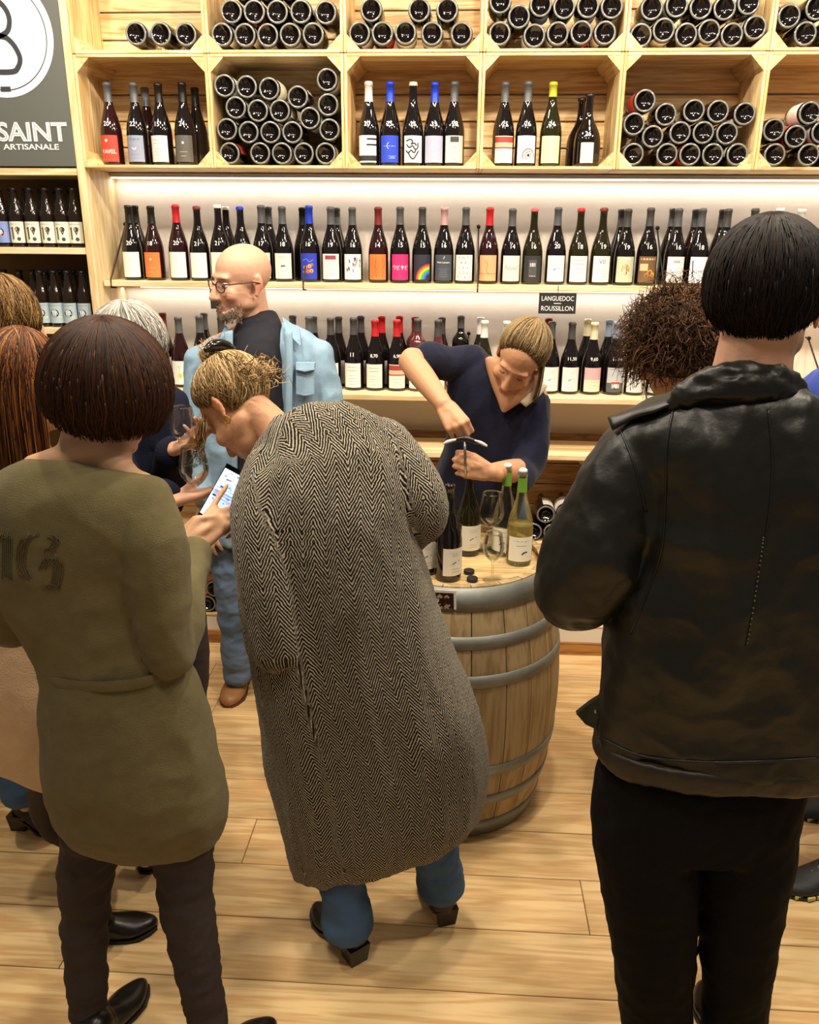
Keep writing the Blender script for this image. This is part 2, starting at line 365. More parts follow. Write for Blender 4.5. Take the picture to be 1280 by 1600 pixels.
# slate signs under the upper shelf
SLATE = mat('slate', '#22211F', .55)
for (x0, y0, x1, y1), lines, lab in (((843, 457.5, 899, 490.5), [('LANGUEDOC', .30, .86), ('-', .0, .2), ('ROUSSILLON', -.30, .86)], 'small black slate with white LANGUEDOC - ROUSSILLON lettering'),
                                 ((328, 453, 378, 483), [('A', 0, .12)], 'small black slate behind the bald man\'s glasses')):
    a = at(x0, y0, 3.452); b = at(x1, y1, 3.452); w = b.x-a.x; h = a.z-b.z
    e = empty('slate_sign', ((a.x+b.x)/2, 3.452, b.z), label=lab, cat='sign')
    ob('slate', mesh_of('slate', *boxdata(-w/2, w/2, -.004, .004, 0, h, .001), SLATE, smooth=False), e)
    for s, dz, fw in lines:
        d = fit_text(s, -w*fw/2, w*fw/2, h*(.23 if len(s) > 1 else .03 if s == '-' else .2), .0)
        V = [(x, -.0048, z+h*(.5+dz*.8)) for x, z in d[0]]
        ob('lettering', mesh_of('lettering', V, d[1], CHALK, smooth=False), e)
    tp = [(0, .003, h-.002), (0, .003, h+.03)]
    ob('hanger', mesh_of('hanger', *tube(tp, .0015, 6), IRON), e)

# ------------------------------------------------------------------ bench over the floor crates
bz = .957
be = empty('bench', (.85, 3.36, .9), label='low timber bench of long boards running along the wall', cat='bench')
for k in range(4): lbox('plank', -1.478, 3.15, 3.352+k*.0667, 3.352+(k+1)*.0667-.0025, bz-.022, bz, ASH, be)
lbox('back_rail', -1.478, 3.15, 3.621, 3.645, bz-.02, bz+.028, BROWN, be)
for r in range(2):
    for c in range(6):
        crate(CX0+.002+c*.5152, 3.405, .1365+r*.3985, 'pine crate on the floor plinth, %s row, %s from the left' % (('bottom', 'top')[r], ORD[c]), 'pine crates under the bench')
# ------------------------------------------------------------------ wine bottles
PROF = {
 'burgundy': [(.004, .026), (.020, .020), (.032, .004), (.036, 0), (.040, .003), (.0415, .010), (.0415, .112), (.0405, .130), (.0372, .150), (.031, .172), (.0238, .195), (.0183, .214), (.0153, .234), (.0143, .255), (.0142, .282), (.0156, .2825), (.0158, .2905), (.0148, .295)],
 'bordeaux': [(.004, .026), (.020, .020), (.030, .004), (.033, 0), (.0365, .003), (.0375, .010), (.0375, .180), (.0368, .196), (.0325, .210), (.0235, .222), (.0165, .232), (.0146, .245), (.0142, .286), (.0156, .2865), (.0158, .2945), (.0148, .299)],
 'squat': [(.004, .020), (.024, .016), (.040, .004), (.045, 0), (.049, .003), (.0505, .012), (.0505, .085), (.0490, .103), (.0440, .122), (.034, .142), (.0235, .160), (.0172, .176), (.0145, .195), (.0138, .245), (.0152, .2455), (.0154, .253), (.0144, .257)],
 'flute': [(.004, .010), (.020, .008), (.034, .002), (.0375, 0), (.0405, .004), (.0405, .10), (.0390, .135), (.0345, .172), (.027, .205), (.0195, .235), (.0155, .262), (.0142, .285), (.0142, .318), (.0156, .3185), (.0156, .325), (.0146, .329)]}
_BM = {}
def rad_at(kind, z):
    P = PROF[kind][4:]
    for (r0, z0), (r1, z1) in zip(P[:-1], P[1:]):
        if z0 <= z <= z1: return r0+(r1-r0)*(z-z0)/max(1e-6, z1-z0)
    return P[-1][0]
def body_mesh(kind, g):
    k = (kind, g)
    if k not in _BM: _BM[k] = mesh_of('bottle_body', *lathe(PROF[kind], 28), GLASS[g])
    return _BM[k]
def cap_mesh(kind, col, ln):
    k = (kind, col, ln)
    if k not in _BM:
        top = PROF[kind][-1][1]; z0 = top - {'f': .068, 'm': .050, 't': .012}[ln]
        zs = [z0, z0+.002] + [z for _, z in PROF[kind] if z > z0+.004]
        pr = [(rad_at(kind, z)+.0008, z) for z in zs]; pr[-1] = (pr[-1][0]-.001, pr[-1][1]+.0012)
        _BM[k] = mesh_of('capsule', *lathe(pr, 20, False, True), mat('capsule_'+col, col, .38, metal=.15))
    return _BM[k]
def wrapk(kind, d, z0, lift=.0006):
    V = []
    for x, y in d[0]:
        R = rad_at(kind, z0+y)+lift; V.append((R*sin(x/R), -R*cos(x/R), z0+y))
    return V, d[1]
def lines(y0, y1, n, w, rnd=None, cx=0):
    out = []; rnd = rnd or random
    for k in range(n):
        y = y0+(y1-y0)*k/max(1, n-1); ww = w*rnd.uniform(.45, 1)
        out.append(rect2d(cx-ww/2, y-.0007, cx+ww/2, y+.0007, 4))
    return out
def art(kind, w, h):
    """printed drawing on a label w wide and h high, origin at its centre: [(drawing, colour)]"""
    A = []; rn = random.Random(hash(kind) % 1000 if not isinstance(kind, str) else sum(map(ord, kind)))
    ink = '#8C8880'
    def T(s, size, x, y, col=ink, b=0.0): A.append((move2d(text2d(s, size, b), x, y), col))
    if kind == 'plain': A += [(l, '#B5B0A8') for l in lines(-h*.28, -h*.12, 2, w*.5, rn)] + [(disc2d(0, h*.22, .005, 10), '#CFCBC4')]
    elif kind == 'text': A += [(l, ink) for l in lines(-h*.36, h*.0, 4, w*.55, rn)]; A += [(l, '#5A5650') for l in lines(h*.2, h*.34, 2, w*.6, rn)]
    elif kind == 'logo': A += [(l, ink) for l in lines(h*.3, h*.36, 2, w*.6, rn)]; A.append((disc2d(-.004, 0, .006, 8, .004), '#5A5650')); A.append((disc2d(.005, .001, .005, 8, .004), '#6A6660')); A += [(l, '#A09A90') for l in lines(-h*.3, -h*.2, 2, w*.4, rn)]
    elif kind == 'tavel': T('TAVEL', .021, 0, -h*.12, '#F6EFE6', .01); A.append((disc2d(-.006, h*.3, .0055, 12), '#F6EFE6')); A.append((rect2d(-w*.38, -h*.42, w*.38, -h*.41, 4), '#E7B8A8'))
    elif kind == 'bird': T("L'Anglore", .012, 0, h*.36, '#5A6274'); A.append((stroke2d([(-.008, .004), (-.003, -.003), (0, .001), (.003, -.003), (.008, .004)], .003), '#F2F2F2')); A += [(l, '#6D778C') for l in lines(-h*.36, -h*.22, 2, w*.6, rn)]
    elif kind == 'stripes':
        A += [(rect2d(-w*.0, h*.33, w*.5, h*.40, 6), '#1C1A19'), (rect2d(-w*.02, h*.12, w*.5, h*.19, 6), '#1C1A19'), (rect2d(-w*.5, -h*.44, w*.5, -h*.24, 8), '#1C1A19')]; A += [(l, ink) for l in lines(-h*.1, 0, 2, w*.4, rn)]
    elif kind == 'blue_print': A.append((arc2d(.004, h*.12, .012, .0135, 120, 240, 8), '#DDE4F4')); A += [(l, '#9FB4EE') for l in lines(-h*.34, -h*.26, 3, w*.5, rn, w*.15)]; A.append((rect2d(-w*.3, h*.1, w*.3, h*.12, 4), '#9FB4EE'))
    elif kind == 'knot':
        for p in ([(-.03, .03), (-.012, .036), (-.002, .028), (-.008, .018), (.006, .022), (.014, .012)], [(-.028, .018), (-.016, .006), (-.002, .012), (.008, .0), (.02, .006), (.02, .024)], [(-.022, -.01), (-.01, -.03), (.002, -.036), (.018, -.014), (.024, -.006)], [(-.032, -.004), (-.02, -.014), (-.008, -.004), (.004, -.014), (.012, -.002)]):
            A.append((stroke2d(spline([(a*.95, b*.95) for a, b in p], 3), .0055), '#2A2826'))
    elif kind == 'spiral':
        for k in range(7):
            a = k*51; A.append((arc2d(.008+.009*cos(radians(a)), -h*.22+.009*sin(radians(a)), .0065, .008, 0, 300, 10), '#1C1A19'))
        A.append((arc2d(.008, -h*.22, .021, .024, -20, 215, 16), '#1C1A19')); A.append((disc2d(.008, -h*.22, .005, 10), '#1C1A19')); A += [(l, ink) for l in lines(h*.3, h*.36, 2, w*.3, rn)]
    elif kind == 'redband': A += [(rect2d(-w*.5, h*.25, w*.5, h*.47, 8), '#A8392C'), (rect2d(-w*.5, h*.13, w*.5, h*.22, 8), '#D9B27A'), (rect2d(-w*.5, h*.03, w*.5, h*.10, 8), '#B8503C')]; A += [(l, ink) for l in lines(-h*.36, -h*.12, 3, w*.6, rn)]
    elif kind == 'oranges':
        for x, y, r, c in ((-.012, -.005, .009, '#F2A03C'), (.006, .0, .008, '#F6B44A'), (-.002, -.02, .008, '#E8743A'), (.014, -.018, .008, '#F2A03C'), (.016, .006, .006, '#E85A6A'), (-.018, -.024, .006, '#F3C65A')): A.append((disc2d(x, y, r, 12), c)); A.append((disc2d(x, y, r*.4, 8), '#D8503A'))
        A.append((stroke2d(spline([(-.025, .022), (-.005, .028), (.004, .018), (.024, .026)], 4), .0012), '#9FB4EE'))
    elif kind == 'redblock': A.append((rect2d(-w*.3, h*.28, w*.3, h*.44, 6), '#93404A')); A += [(l, ink) for l in lines(-h*.3, h*.12, 3, w*.4, rn)]
    elif kind == 'brush':
        for k in range(16):
            x = rn.uniform(-w*.42, w*.42); y = rn.uniform(-h*.1, h*.42); A.append((stroke2d([(x, y), (x+.004, y-.006), (x+.002, y-.014)], rn.uniform(.002, .005)), rn.choice(['#4A2E30', '#6A4848', '#8A7A78'])))
        A.append((disc2d(.004, -h*.34, .002, 8), '#1C1A19'))
    elif kind == 'sketch':
        for k in range(9): x = rn.uniform(-w*.35, w*.35); A.append((stroke2d(spline([(x, h*.38), (x+rn.uniform(-.008, .008), h*.1), (x+rn.uniform(-.01, .01), -h*.15), (x, -h*.4)], 3), .0012), '#B4531C'))
    elif kind == 'wabi':
        # the four katakana, drawn stroke by stroke
        G = [[[(-.4, .4), (.4, .4), (.38, .1), (.0, -.45)], [(-.4, .4), (-.4, .05)]],
             [[(-.35, .45), (-.35, -.4), (.35, -.4)], [(.3, .2), (-.35, .05)], [(.25, .5), (.3, .4)], [(.4, .52), (.45, .42)]],
             [[(-.45, .2), (.45, .2)], [(-.2, .45), (-.2, -.1)], [(.2, .45), (.2, .0), (-.1, -.45)]],
             [[(-.35, .45), (-.35, -.4), (.35, -.4)], [(.3, .2), (-.35, .05)], [(.25, .5), (.3, .4)], [(.4, .52), (.45, .42)]]]
        for i, g in enumerate(G):
            for s in g: A.append((stroke2d([(a*.013+(i-1.5)*.0172, b*.017-.002) for a, b in s], .0022), '#F7E9EE'))
    elif kind == 'rainbow':
        for i, c in enumerate(['#3B57B8', '#2E8BC0', '#4EA64B', '#F0D03A', '#EE8A2A', '#D8382E']): A.append((arc2d(w*.42, -h*.47, .020+i*.0068, .020+(i+1)*.0068, 90, 180, 12), c))
    elif kind == 'slateart': T('Nuit Lumiere', .010, 0, h*.2, '#E4E2DA', .01); A += [(l, '#7C828C') for l in lines(-h*.36, -h*.05, 5, w*.7, rn)]; A.append((stroke2d([(0, h*.34), (.004, h*.44)], .002), '#E4E2DA'))
    elif kind == 'grid':
        for r_, s in enumerate(['ENT', 'RE', 'LES', 'GOU', 'TTES']):
            for c_, ch in enumerate(s): T(ch, .014, (c_-(len(s)-1)/2)*.0165, h*.38-r_*h*.19, '#45423E', .0)
    elif kind == 'face': A.append((disc2d(0, 0, .016, 14, .02), '#8E7448')); A.append((disc2d(.002, .004, .011, 12, .012), '#C9A878')); A.append((disc2d(.0, -.014, .014, 12, .010), '#EFEAD6')); T('OBSCUR', .010, 0, h*.40, '#F2EFE0', .01)
    elif kind == 'brownart': A += [(rect2d(-w*.42, -h*.05, 0, h*.22, 5), '#C9B08A'), (disc2d(.010, -.012, .012, 12), '#C48A3A'), (disc2d(.022, -.020, .009, 12), '#D8A04A'), (disc2d(-.004, -.022, .010, 12), '#A86A2A')]; A.append((rect2d(-w*.4, h*.36, w*.4, h*.43, 5), '#C9A878'))
    elif kind == 'vii': T('VII', .026, 0, h*.28, '#55524E'); A += [(l, ink) for l in lines(-h*.36, h*.02, 5, w*.55, rn)]
    elif kind == 'atmos': T('ATMOS', .018, .004, -h*.08, '#2B2A2C'); A.append((stroke2d(spline([(-.028, .036), (-.026, .01), (-.024, -.02), (-.027, -.034)], 4), .0045), '#2B2A2C'))
    elif kind == 'house': A.append((rect2d(-.014, h*.26, .014, h*.36, 4), '#A8A49C')); A += [(l, '#6A665F') for l in lines(-h*.42, -h*.38, 1, w*.5, rn)]
    elif kind == 'swift': A.append((stroke2d([(-.012, -.006), (-.002, 0), (.012, .003)], .003), '#2A2826')); A += [(l, '#C4C0B8') for l in lines(h*.24, h*.36, 3, w*.7, rn)]; A += [(l, '#B0ACA4') for l in lines(-h*.36, -h*.26, 2, w*.4, rn)]
    elif kind == 'scrawl': A.append((stroke2d(spline([(-.03, -.004), (-.022, .01), (-.016, -.006), (-.008, .004), (0, -.006), (.008, .004), (.016, -.004), (.03, .012)], 4), .0016), '#3A3836')); A.append((rect2d(-w*.3, -h*.36, w*.3, -h*.33, 4), '#C9B88A'))
    elif kind == 'nude': A.append((stroke2d(spline([(-.012, .03), (.0, .012), (-.006, -.006), (.006, -.024)], 5), .0022), '#9A6A44')); A.append((rect2d(-w*.5, -h*.24, w*.5, -h*.20, 8), '#B98A62'))
    elif kind == 'slab': A.append((rect2d(-.016, -.034, .016, .034, 3), '#4A4A4A')); A.append((rect2d(-.011, .008, .011, .022, 3), '#B9B7B2')); A.append((rect2d(-.012, -.03, .012, -.0285, 3), '#E4E2DA'))
    elif kind == 'sun': A.append((disc2d(0, -h*.12, .010, 14), '#E3C63E')); A.append((stroke2d([(0, 0), (0, h*.3)], .0012), '#B8B49A')); A.append((arc2d(0, h*.32, .008, .0095, 200, 340, 6), '#B8B49A'))
    elif kind == 'redspot': A += [(l, ink) for l in lines(h*.1, h*.34, 3, w*.6, rn)]; A.append((disc2d(.018, -h*.34, .009, 12, .006), '#C04A3A'))
    elif kind == 'pinkhalf': A.append((rect2d(-w*.5, 0, w*.5, h*.5, 8), '#D9A9AC')); A += [(l, '#B39A74') for l in lines(-h*.36, -h*.1, 3, w*.5, rn)]
    elif kind == 'badge': A.append((rect2d(-w*.5, -h*.5, w*.5, -h*.12, 8), '#55585A')); A.append((rect2d(-.018, -h*.16, .018, -h*.08, 4), '#C4483C')); A.append((rect2d(-.016, -h*.34, .016, -h*.17, 4), '#E4E2DA')); A.append((disc2d(0, -h*.34, .010, 10, .006), '#22262A'))
    elif kind == 'darkblock': A.append((rect2d(-.017, h*.26, .017, h*.46, 4), '#3A3A3A')); A += [(l, ink) for l in lines(-h*.36, h*.08, 3, w*.3, rn)]
    return A
_BN = {}
def bottle(x, y, z, kind='burgundy', glass='d', cap=None, capl='f', lab=None, art_k='plain', mark=None, sc=1.0, lz=(.013, .113), lw=.078, label='', group='', rz=None, lean=0):
    e = empty('wine_bottle', (x, y, z), (random.uniform(-.12, .12) if rz is None else rz), label=label, cat='bottle', group=group)
    e.scale = (1, 1, sc); e.rotation_euler[1] = lean
    ob('glass_body', body_mesh(kind, glass), e)
    if cap: ob('capsule', cap_mesh(kind, cap, capl), e)
    if lab:
        w = lw; h = lz[1]-lz[0]; zc = (lz[0]+lz[1])/2; R = PROF[kind][6][0]
        mats = [mat('paper_'+lab, lab, .65)]; idx = {}
        parts = [(*wrapk(kind, rect2d(-w/2, lz[0]-zc, w/2, lz[1]-zc, 14), zc, .0005), 0)]
        for d, c in art(art_k, w, h):
            if c not in idx: idx[c] = len(mats); mats.append(mat('print_'+c, c, .65))
            parts.append((*wrapk(kind, d, zc, .0008), idx[c]))
        V, Fc, fm = merge(parts); ob('label', mesh_of('label', V, Fc, mats, fm), e)
    if mark:
        d = text2d(mark, .024 if len(mark) < 4 else .019, .004); zc = {'burgundy': .148, 'bordeaux': .15, 'squat': .115, 'flute': .14}[kind]
        ob('price_mark', mesh_of('price_mark', *wrapk(kind, d, zc, .0012), CHALK), e)
    return e
CNAME = {'#1A1817': 'black', '#5B5D60': 'grey', '#C8242C': 'red', '#7C2B30': 'dark red', '#E8E6E2': 'white', '#1F3FC4': 'blue', '#C9A0A0': 'pale pink', '#D8C24A': 'yellow', '#8E9DB4': 'light blue', '#E9DDB4': 'cream', '#C89A4A': 'gold', '#D8606A': 'pink', '#4C4A4A': 'charcoal', '#C4C63A': 'lime'}
BK, GY, RD, DR, WT, BL, PK, LB, CR, GD, PR, CC, LM = '#1A1817', '#5B5D60', '#C8242C', '#7C2B30', '#E8E6E2', '#1F3FC4', '#C9A0A0', '#8E9DB4', '#E9DDB4', '#C89A4A', '#D8606A', '#4C4A4A', '#C4C63A'
OFF = '#E9E6DE'
S1 = [ # px, row, capsule, length, glass, paper, drawing, mark, what the label shows
 (211, 0, BK, 'f', 'd', OFF, 'plain', '20', 'plain white label, leftmost on the upper shelf'), (221, 1, BK, 'f', 'd', None, '', None, 'no label in view, behind the leftmost bottle of the upper shelf'),
 (245, 0, BK, 'f', 'r', '#E0793C', 'plain', '18', 'orange label marked 18'), (283, 0, RD, 'f', 'r', OFF, 'plain', '20', 'red capsule and plain white label, next to the orange labelled one'),
 (315, 0, DR, 't', 'd', OFF, 'plain', '21', 'dark red top and narrow white label marked 21'), (347, 0, WT, 't', 'd', '#EDEAD6', 'plain', '21', 'white wax top, just above the bald man\'s forehead'),
 (359, 1, WT, 't', 'd', None, '', None, 'white wax top, behind another of its kind above the bald man'), (381, 0, BL, 't', 'd', OFF, 'plain', None, 'blue top, its label hidden by the bald man\'s head'),
 (413, 0, GY, 'f', 'd', '#D9D8B4', 'text', '17', 'grey capsule and pale green label, just right of the bald head'), (424, 1, GY, 'f', 'd', None, '', None, 'grey capsule, standing second row right of the bald head'),
 (445, 0, GY, 'f', 'd', '#E6E2D2', 'logo', '18', 'grey capsule and cream label with a small grey emblem'), (486, 0, BL, 'f', 'd', '#2437B0', 'oranges', '16', 'blue capsule and blue label with orange fruit'),
 (476, 1, BK, 'f', 'd', None, '', None, 'shadowed behind the blue capsuled bottle'), (519, 0, GY, 'f', 'd', '#DFDCD4', 'redblock', '19', 'grey capsule and cream label with a red block'),
 (528, 1, GY, 'f', 'd', None, '', None, 'grey capsule, behind the bottle with the red block label'), (552, 0, GY, 'f', 'd', '#E8E4E0', 'brush', '16', 'white label covered in dark brush strokes'),
 (591.5, 0, DR, 'f', 'r', '#D8793A', 'sketch', '14', 'dark red capsule and orange label with a line drawing'), (625, 0, GY, 'f', 'd', '#C2246E', 'wabi', '15', 'magenta label with white Japanese characters'),
 (659, 0, CC, 'f', 'd', '#26283A', 'rainbow', '15', 'dark label with a rainbow'), (692.6, 0, PK, 'f', 'd', '#3E4650', 'slateart', '16', 'pale pink capsule and slate coloured label'),
 (725.5, 0, GY, 'f', 'd', '#EAE7DA', 'grid', '14', 'white label with letters scattered in a grid'), (762, 0, RD, 'f', 'r', '#D8A678', 'nude', '14', 'red capsule and beige label'),
 (796.6, 0, GY, 'f', 'd', '#E6E1CE', 'scrawl', '14', 'cream label with a scrawled signature'), (830, 0, PR, 't', 'o', '#2A2A2C', 'slab', '16', 'thin pink top and dark grey label'),
 (866, 0, GY, 'f', 'd', OFF, 'swift', '20', 'white label with a small dark swift'), (901, 0, RD, 't', 'o', OFF, 'text', '18', 'red wax top and white printed label'),
 (935.6, 0, DR, 't', 'o', OFF, 'vii', '19', 'dark red wax top and white label reading VII'), (972.6, 0, CC, 'f', 'd', '#B9C0A2', 'face', '19', 'pale green label with a bearded face'),
 (963, 1, CC, 'f', 'd', None, '', None, 'charcoal capsule, behind the bearded face label'), (1007, 0, CC, 'f', 'd', '#6E5230', 'brownart', '16', 'brown picture label'),
 (1050, 0, GY, 'f', 'd', OFF, 'house', '16', 'white label, just left of the man in leather\'s head'), (1041, 1, GY, 'f', 'd', None, '', None, 'grey capsule, behind the bottle next to the dark haired head'),
 (1086, 0, GY, 'f', 'd', '#E6E8EA', 'atmos', '18', 'white label reading ATMOS'), (1076, 1, GY, 'f', 'r', None, '', None, 'grey capsule, behind the ATMOS bottle'),
 (1125, 0, CC, 'f', 'd', OFF, 'plain', '17', 'charcoal capsule, half hidden by the dark haired head'), (1117, 1, CC, 'f', 'd', None, '', None, 'charcoal capsule, behind the one half hidden by the dark hair'),
 (1166, 0, CC, 'f', 'd', OFF, 'plain', None, 'charcoal capsule showing just above the dark hair'), (1204, 0, WT, 'f', 'o', OFF, 'plain', None, 'white capsule peeking over the dark haired head, leftmost of three'),
 (1237, 0, WT, 'f', 'o', OFF, 'plain', None, 'white capsule peeking over the dark haired head, middle of three'), (1273, 0, WT, 'f', 'o', OFF, 'plain', None, 'white capsule peeking over the dark haired head, rightmost of three')]
for px, rw, cp, cl, g, lab, ak, mk, desc in S1:
    Y = 3.553 if rw == 0 else 3.638
    p = at(px, 440, Y)
    bottle(p.x, Y, S1Z, 'burgundy', g, cp, cl, lab, ak, mk, random.uniform(.995, 1.02), label='upper shelf wine bottle, '+desc, group='bottles on the upper wall shelf')
S2 = [
 (222, 0, GD, 'f', 'o', OFF, 'plain', None, 'burgundy', 'gold capsule, just right of the grey hair'), (232, 1, GD, 'f', 'o', OFF, 'plain', None, 'burgundy', 'gold capsule in the back row beside the grey hair'),
 (254, 0, DR, 'f', 'r', '#CDD2C2', 'plain', None, 'burgundy', 'dark red capsule, left of a pair'), (263, 1, DR, 'f', 'r', OFF, 'plain', None, 'burgundy', 'dark red capsule, right and taller of a pair'),
 (287, 0, GY, 'f', 'r', OFF, 'sun', None, 'burgundy', 'white label with a yellow sun'), (319, 0, GY, 'f', 'd', OFF, 'plain', None, 'burgundy', 'grey capsule, left of the bald man\'s shoulder'),
 (326, 1, GY, 'f', 'd', None, '', None, 'burgundy', 'grey capsule in the back row left of the bald man'), (352, 0, CC, 'f', 'd', OFF, 'plain', None, 'burgundy', 'charcoal capsule hidden behind the bald man\'s collar'),
 (461, 1, CC, 'f', 'd', None, '', None, 'burgundy', 'charcoal capsule right behind the bald man\'s shoulder'), (486, 0, GY, 'f', 'd', OFF, 'plain', None, 'burgundy', 'grey capsule just right of the denim shoulder'), (493, 1, GY, 'f', 'd', None, '', None, 'burgundy', 'grey capsule in the back row beside the denim shoulder'),
 (519, 0, CC, 'f', 'd', OFF, 'redspot', '13', 'burgundy', 'white label with a red spot'), (531, 1, CC, 'f', 'd', '#D8D0C6', 'text', None, 'burgundy', 'charcoal capsule in the back row behind the red spot label'),
 (554, 0, CC, 'f', 'd', OFF, 'text', '11', 'burgundy', 'white printed label, left of the red capsules'), (565, 1, CC, 'f', 'd', OFF, 'plain', None, 'burgundy', 'charcoal capsule in the back row behind the bottle marked 11'),
 (586.6, 0, RD, 'f', 'd', '#E6E4D6', 'text', '8,70', 'burgundy', 'red capsule and plain cream label'), (597, 1, RD, 'f', 'd', OFF, 'plain', None, 'burgundy', 'red capsule in the back row behind the plain cream label'),
 (620, 0, RD, 'f', 'd', '#E6E4D6', 'redband', '6,90', 'burgundy', 'red capsule and red topped label'), (624, 1, RD, 'f', 'd', OFF, 'plain', None, 'burgundy', 'red capsule in the back row by the bare elbow'),
 (652, 0, CC, 'm', 'v', OFF, 'plain', None, 'bordeaux', 'square shouldered rosé bottle above the navy sleeve'), (648, 1, DR, 'm', 'v', OFF, 'plain', None, 'bordeaux', 'dark red capsule, behind the square shouldered rosé bottle'),
 (683, 0, CC, 'f', 'v', OFF, 'plain', None, 'burgundy', 'charcoal capsule and rosé wine above the navy sleeve'), (689, 1, CC, 'f', 'r', OFF, 'plain', None, 'burgundy', 'charcoal capsule in the back row above the navy sleeve'),
 (718, 1, GY, 'm', 'd', '#B86A74', 'plain', '10', 'bordeaux', 'tall square shouldered bottle marked 10'),
 (754, 0, WT, 'f', 'o', OFF, 'plain', None, 'burgundy', 'white capsule, left of the blonde woman\'s head'), (748, 1, WT, 'f', 'o', OFF, 'plain', None, 'burgundy', 'white capsule in the back row left of the blonde woman'),
 (788, 0, WT, 'f', 'o', OFF, 'plain', None, 'burgundy', 'white capsule, tucked behind the blonde woman\'s hair'), (818, 1, CC, 'f', 'd', OFF, 'plain', None, 'burgundy', 'charcoal top showing right above the blonde hair'),
 (857, 0, GY, 'f', 'd', OFF, 'swift', None, 'burgundy', 'white label, right against the blonde woman\'s hair'), (852, 1, DR, 'f', 'd', None, '', None, 'burgundy', 'dark red capsule in the back row right of the blonde woman'),
 (888, 0, CC, 'f', 'd', OFF, 'swift', '11,50', 'burgundy', 'white label marked 11,50'), (922, 0, CR, 'f', 'd', '#E6DEC0', 'pinkhalf', '9,60', 'burgundy', 'cream capsule and half pink label marked 9,60'), (912, 1, CR, 'f', 'd', None, '', None, 'burgundy', 'cream capsule in the back row behind the 9,60 bottle'),
 (957, 0, LB, 'f', 'd', '#B9BCBE', 'badge', '11,60', 'burgundy', 'light blue capsule marked 11,60'), (945, 1, LB, 'f', 'd', None, '', None, 'burgundy', 'light blue capsule in the back row behind the 11,60 bottle'),
 (990, 0, GY, 'f', 'd', '#DAD8D4', 'plain', None, 'burgundy', 'silver white label, left of the curly hair'), (1024, 0, GY, 'f', 'd', '#C9C9C6', 'brush', None, 'burgundy', 'silver patterned label under the curly hair'),
 (1056, 0, RD, 'f', 'd', '#D8606A', 'plain', None, 'burgundy', 'pink red label under the curly hair'), (1092, 0, GY, 'f', 'd', OFF, 'plain', None, 'burgundy', 'grey capsule hidden behind the man in leather')]
for px, rw, cp, cl, g, lab, ak, mk, kd, desc in S2:
    Y = 3.505 if rw == 0 else 3.600
    p = at(px, 607 if rw == 0 else 597, Y)
    bottle(p.x, Y, S2Z, kd, g, cp, cl, lab, ak, mk, random.uniform(.995, 1.03), label='lower shelf wine bottle, '+desc, group='bottles on the lower wall shelf')
# standing in the wall crates
ST = [(179, 0, GY, 'f', 'r', '#C8402E', 'tavel', '20', 'burgundy', 'red TAVEL label'), (219, 0, GY, 'f', 'd', '#8C94AA', 'bird', '22', 'burgundy', 'grey blue label with a white bird'), (236, 1, GY, 'f', 'r', None, '', None, 'burgundy', 'unlabelled, behind the one with the grey blue label'),
 (256.5, 0, BK, 'f', 'd', '#D9D5CE', 'text', '15', 'burgundy', 'pale label marked 15'), (293, 0, BK, 'f', 'd', '#55524C', 'plain', '24', 'burgundy', 'charcoal label'), (312, 1, BK, 'f', 'd', None, '', None, 'burgundy', 'unlabelled, at the right end of the first crate'),
 (577, 0, WT, 'f', 'd', OFF, 'stripes', '20', 'burgundy', 'white capsule and black striped label'), (610, 0, BL, 'f', 'd', '#1F3FC0', 'blue_print', '25', 'burgundy', 'blue capsule and blue label'), (645, 0, CR, 't', 'd', '#E9E6E0', 'knot', '26', 'burgundy', 'cream wax top and knotted black drawing'),
 (678, 0, BL, 'f', 'd', '#A3A8C0', 'blue_print', '33', 'burgundy', 'blue capsule and lavender label marked 33'), (708, 0, GY, 'f', 'd', '#C2C3BC', 'darkblock', '28', 'burgundy', 'grey label with a dark block marked 28'),
 (785, 0, GY, 'f', 'd', '#E4DFD2', 'redband', '25', 'burgundy', 'red and cream banded label'), (820, 0, GY, 'f', 'd', '#E2E0DA', 'spiral', '26', 'burgundy', 'white label with a black shell spiral'), (858, 0, LM, 'm', 'o', '#D8D2A4', 'plain', '24', 'burgundy', 'lime capsule and straw label'),
 (915, 0, BK, 't', 'd', '#D0CBC0', 'plain', '26', 'squat', 'squat flask with a small pale label'), (903, 1, BK, 't', 'd', None, '', None, 'squat', 'squat flask behind the labelled one')]
for px, rw, cp, cl, g, lab, ak, mk, kd, desc in ST:
    Y = 3.485 if rw == 0 else 3.585
    p = at(px, 257, Y)
    bottle(p.x, Y, CZ0+CT+.002, kd, g, cp, cl, lab, ak, mk, random.uniform(1.0, 1.02), lw=.05 if kd == 'squat' else .078, lz=(.013, .085) if kd == 'squat' else (.013, .108), label='wine bottle standing in a wall crate, '+desc, group='bottles standing in the wall crates')
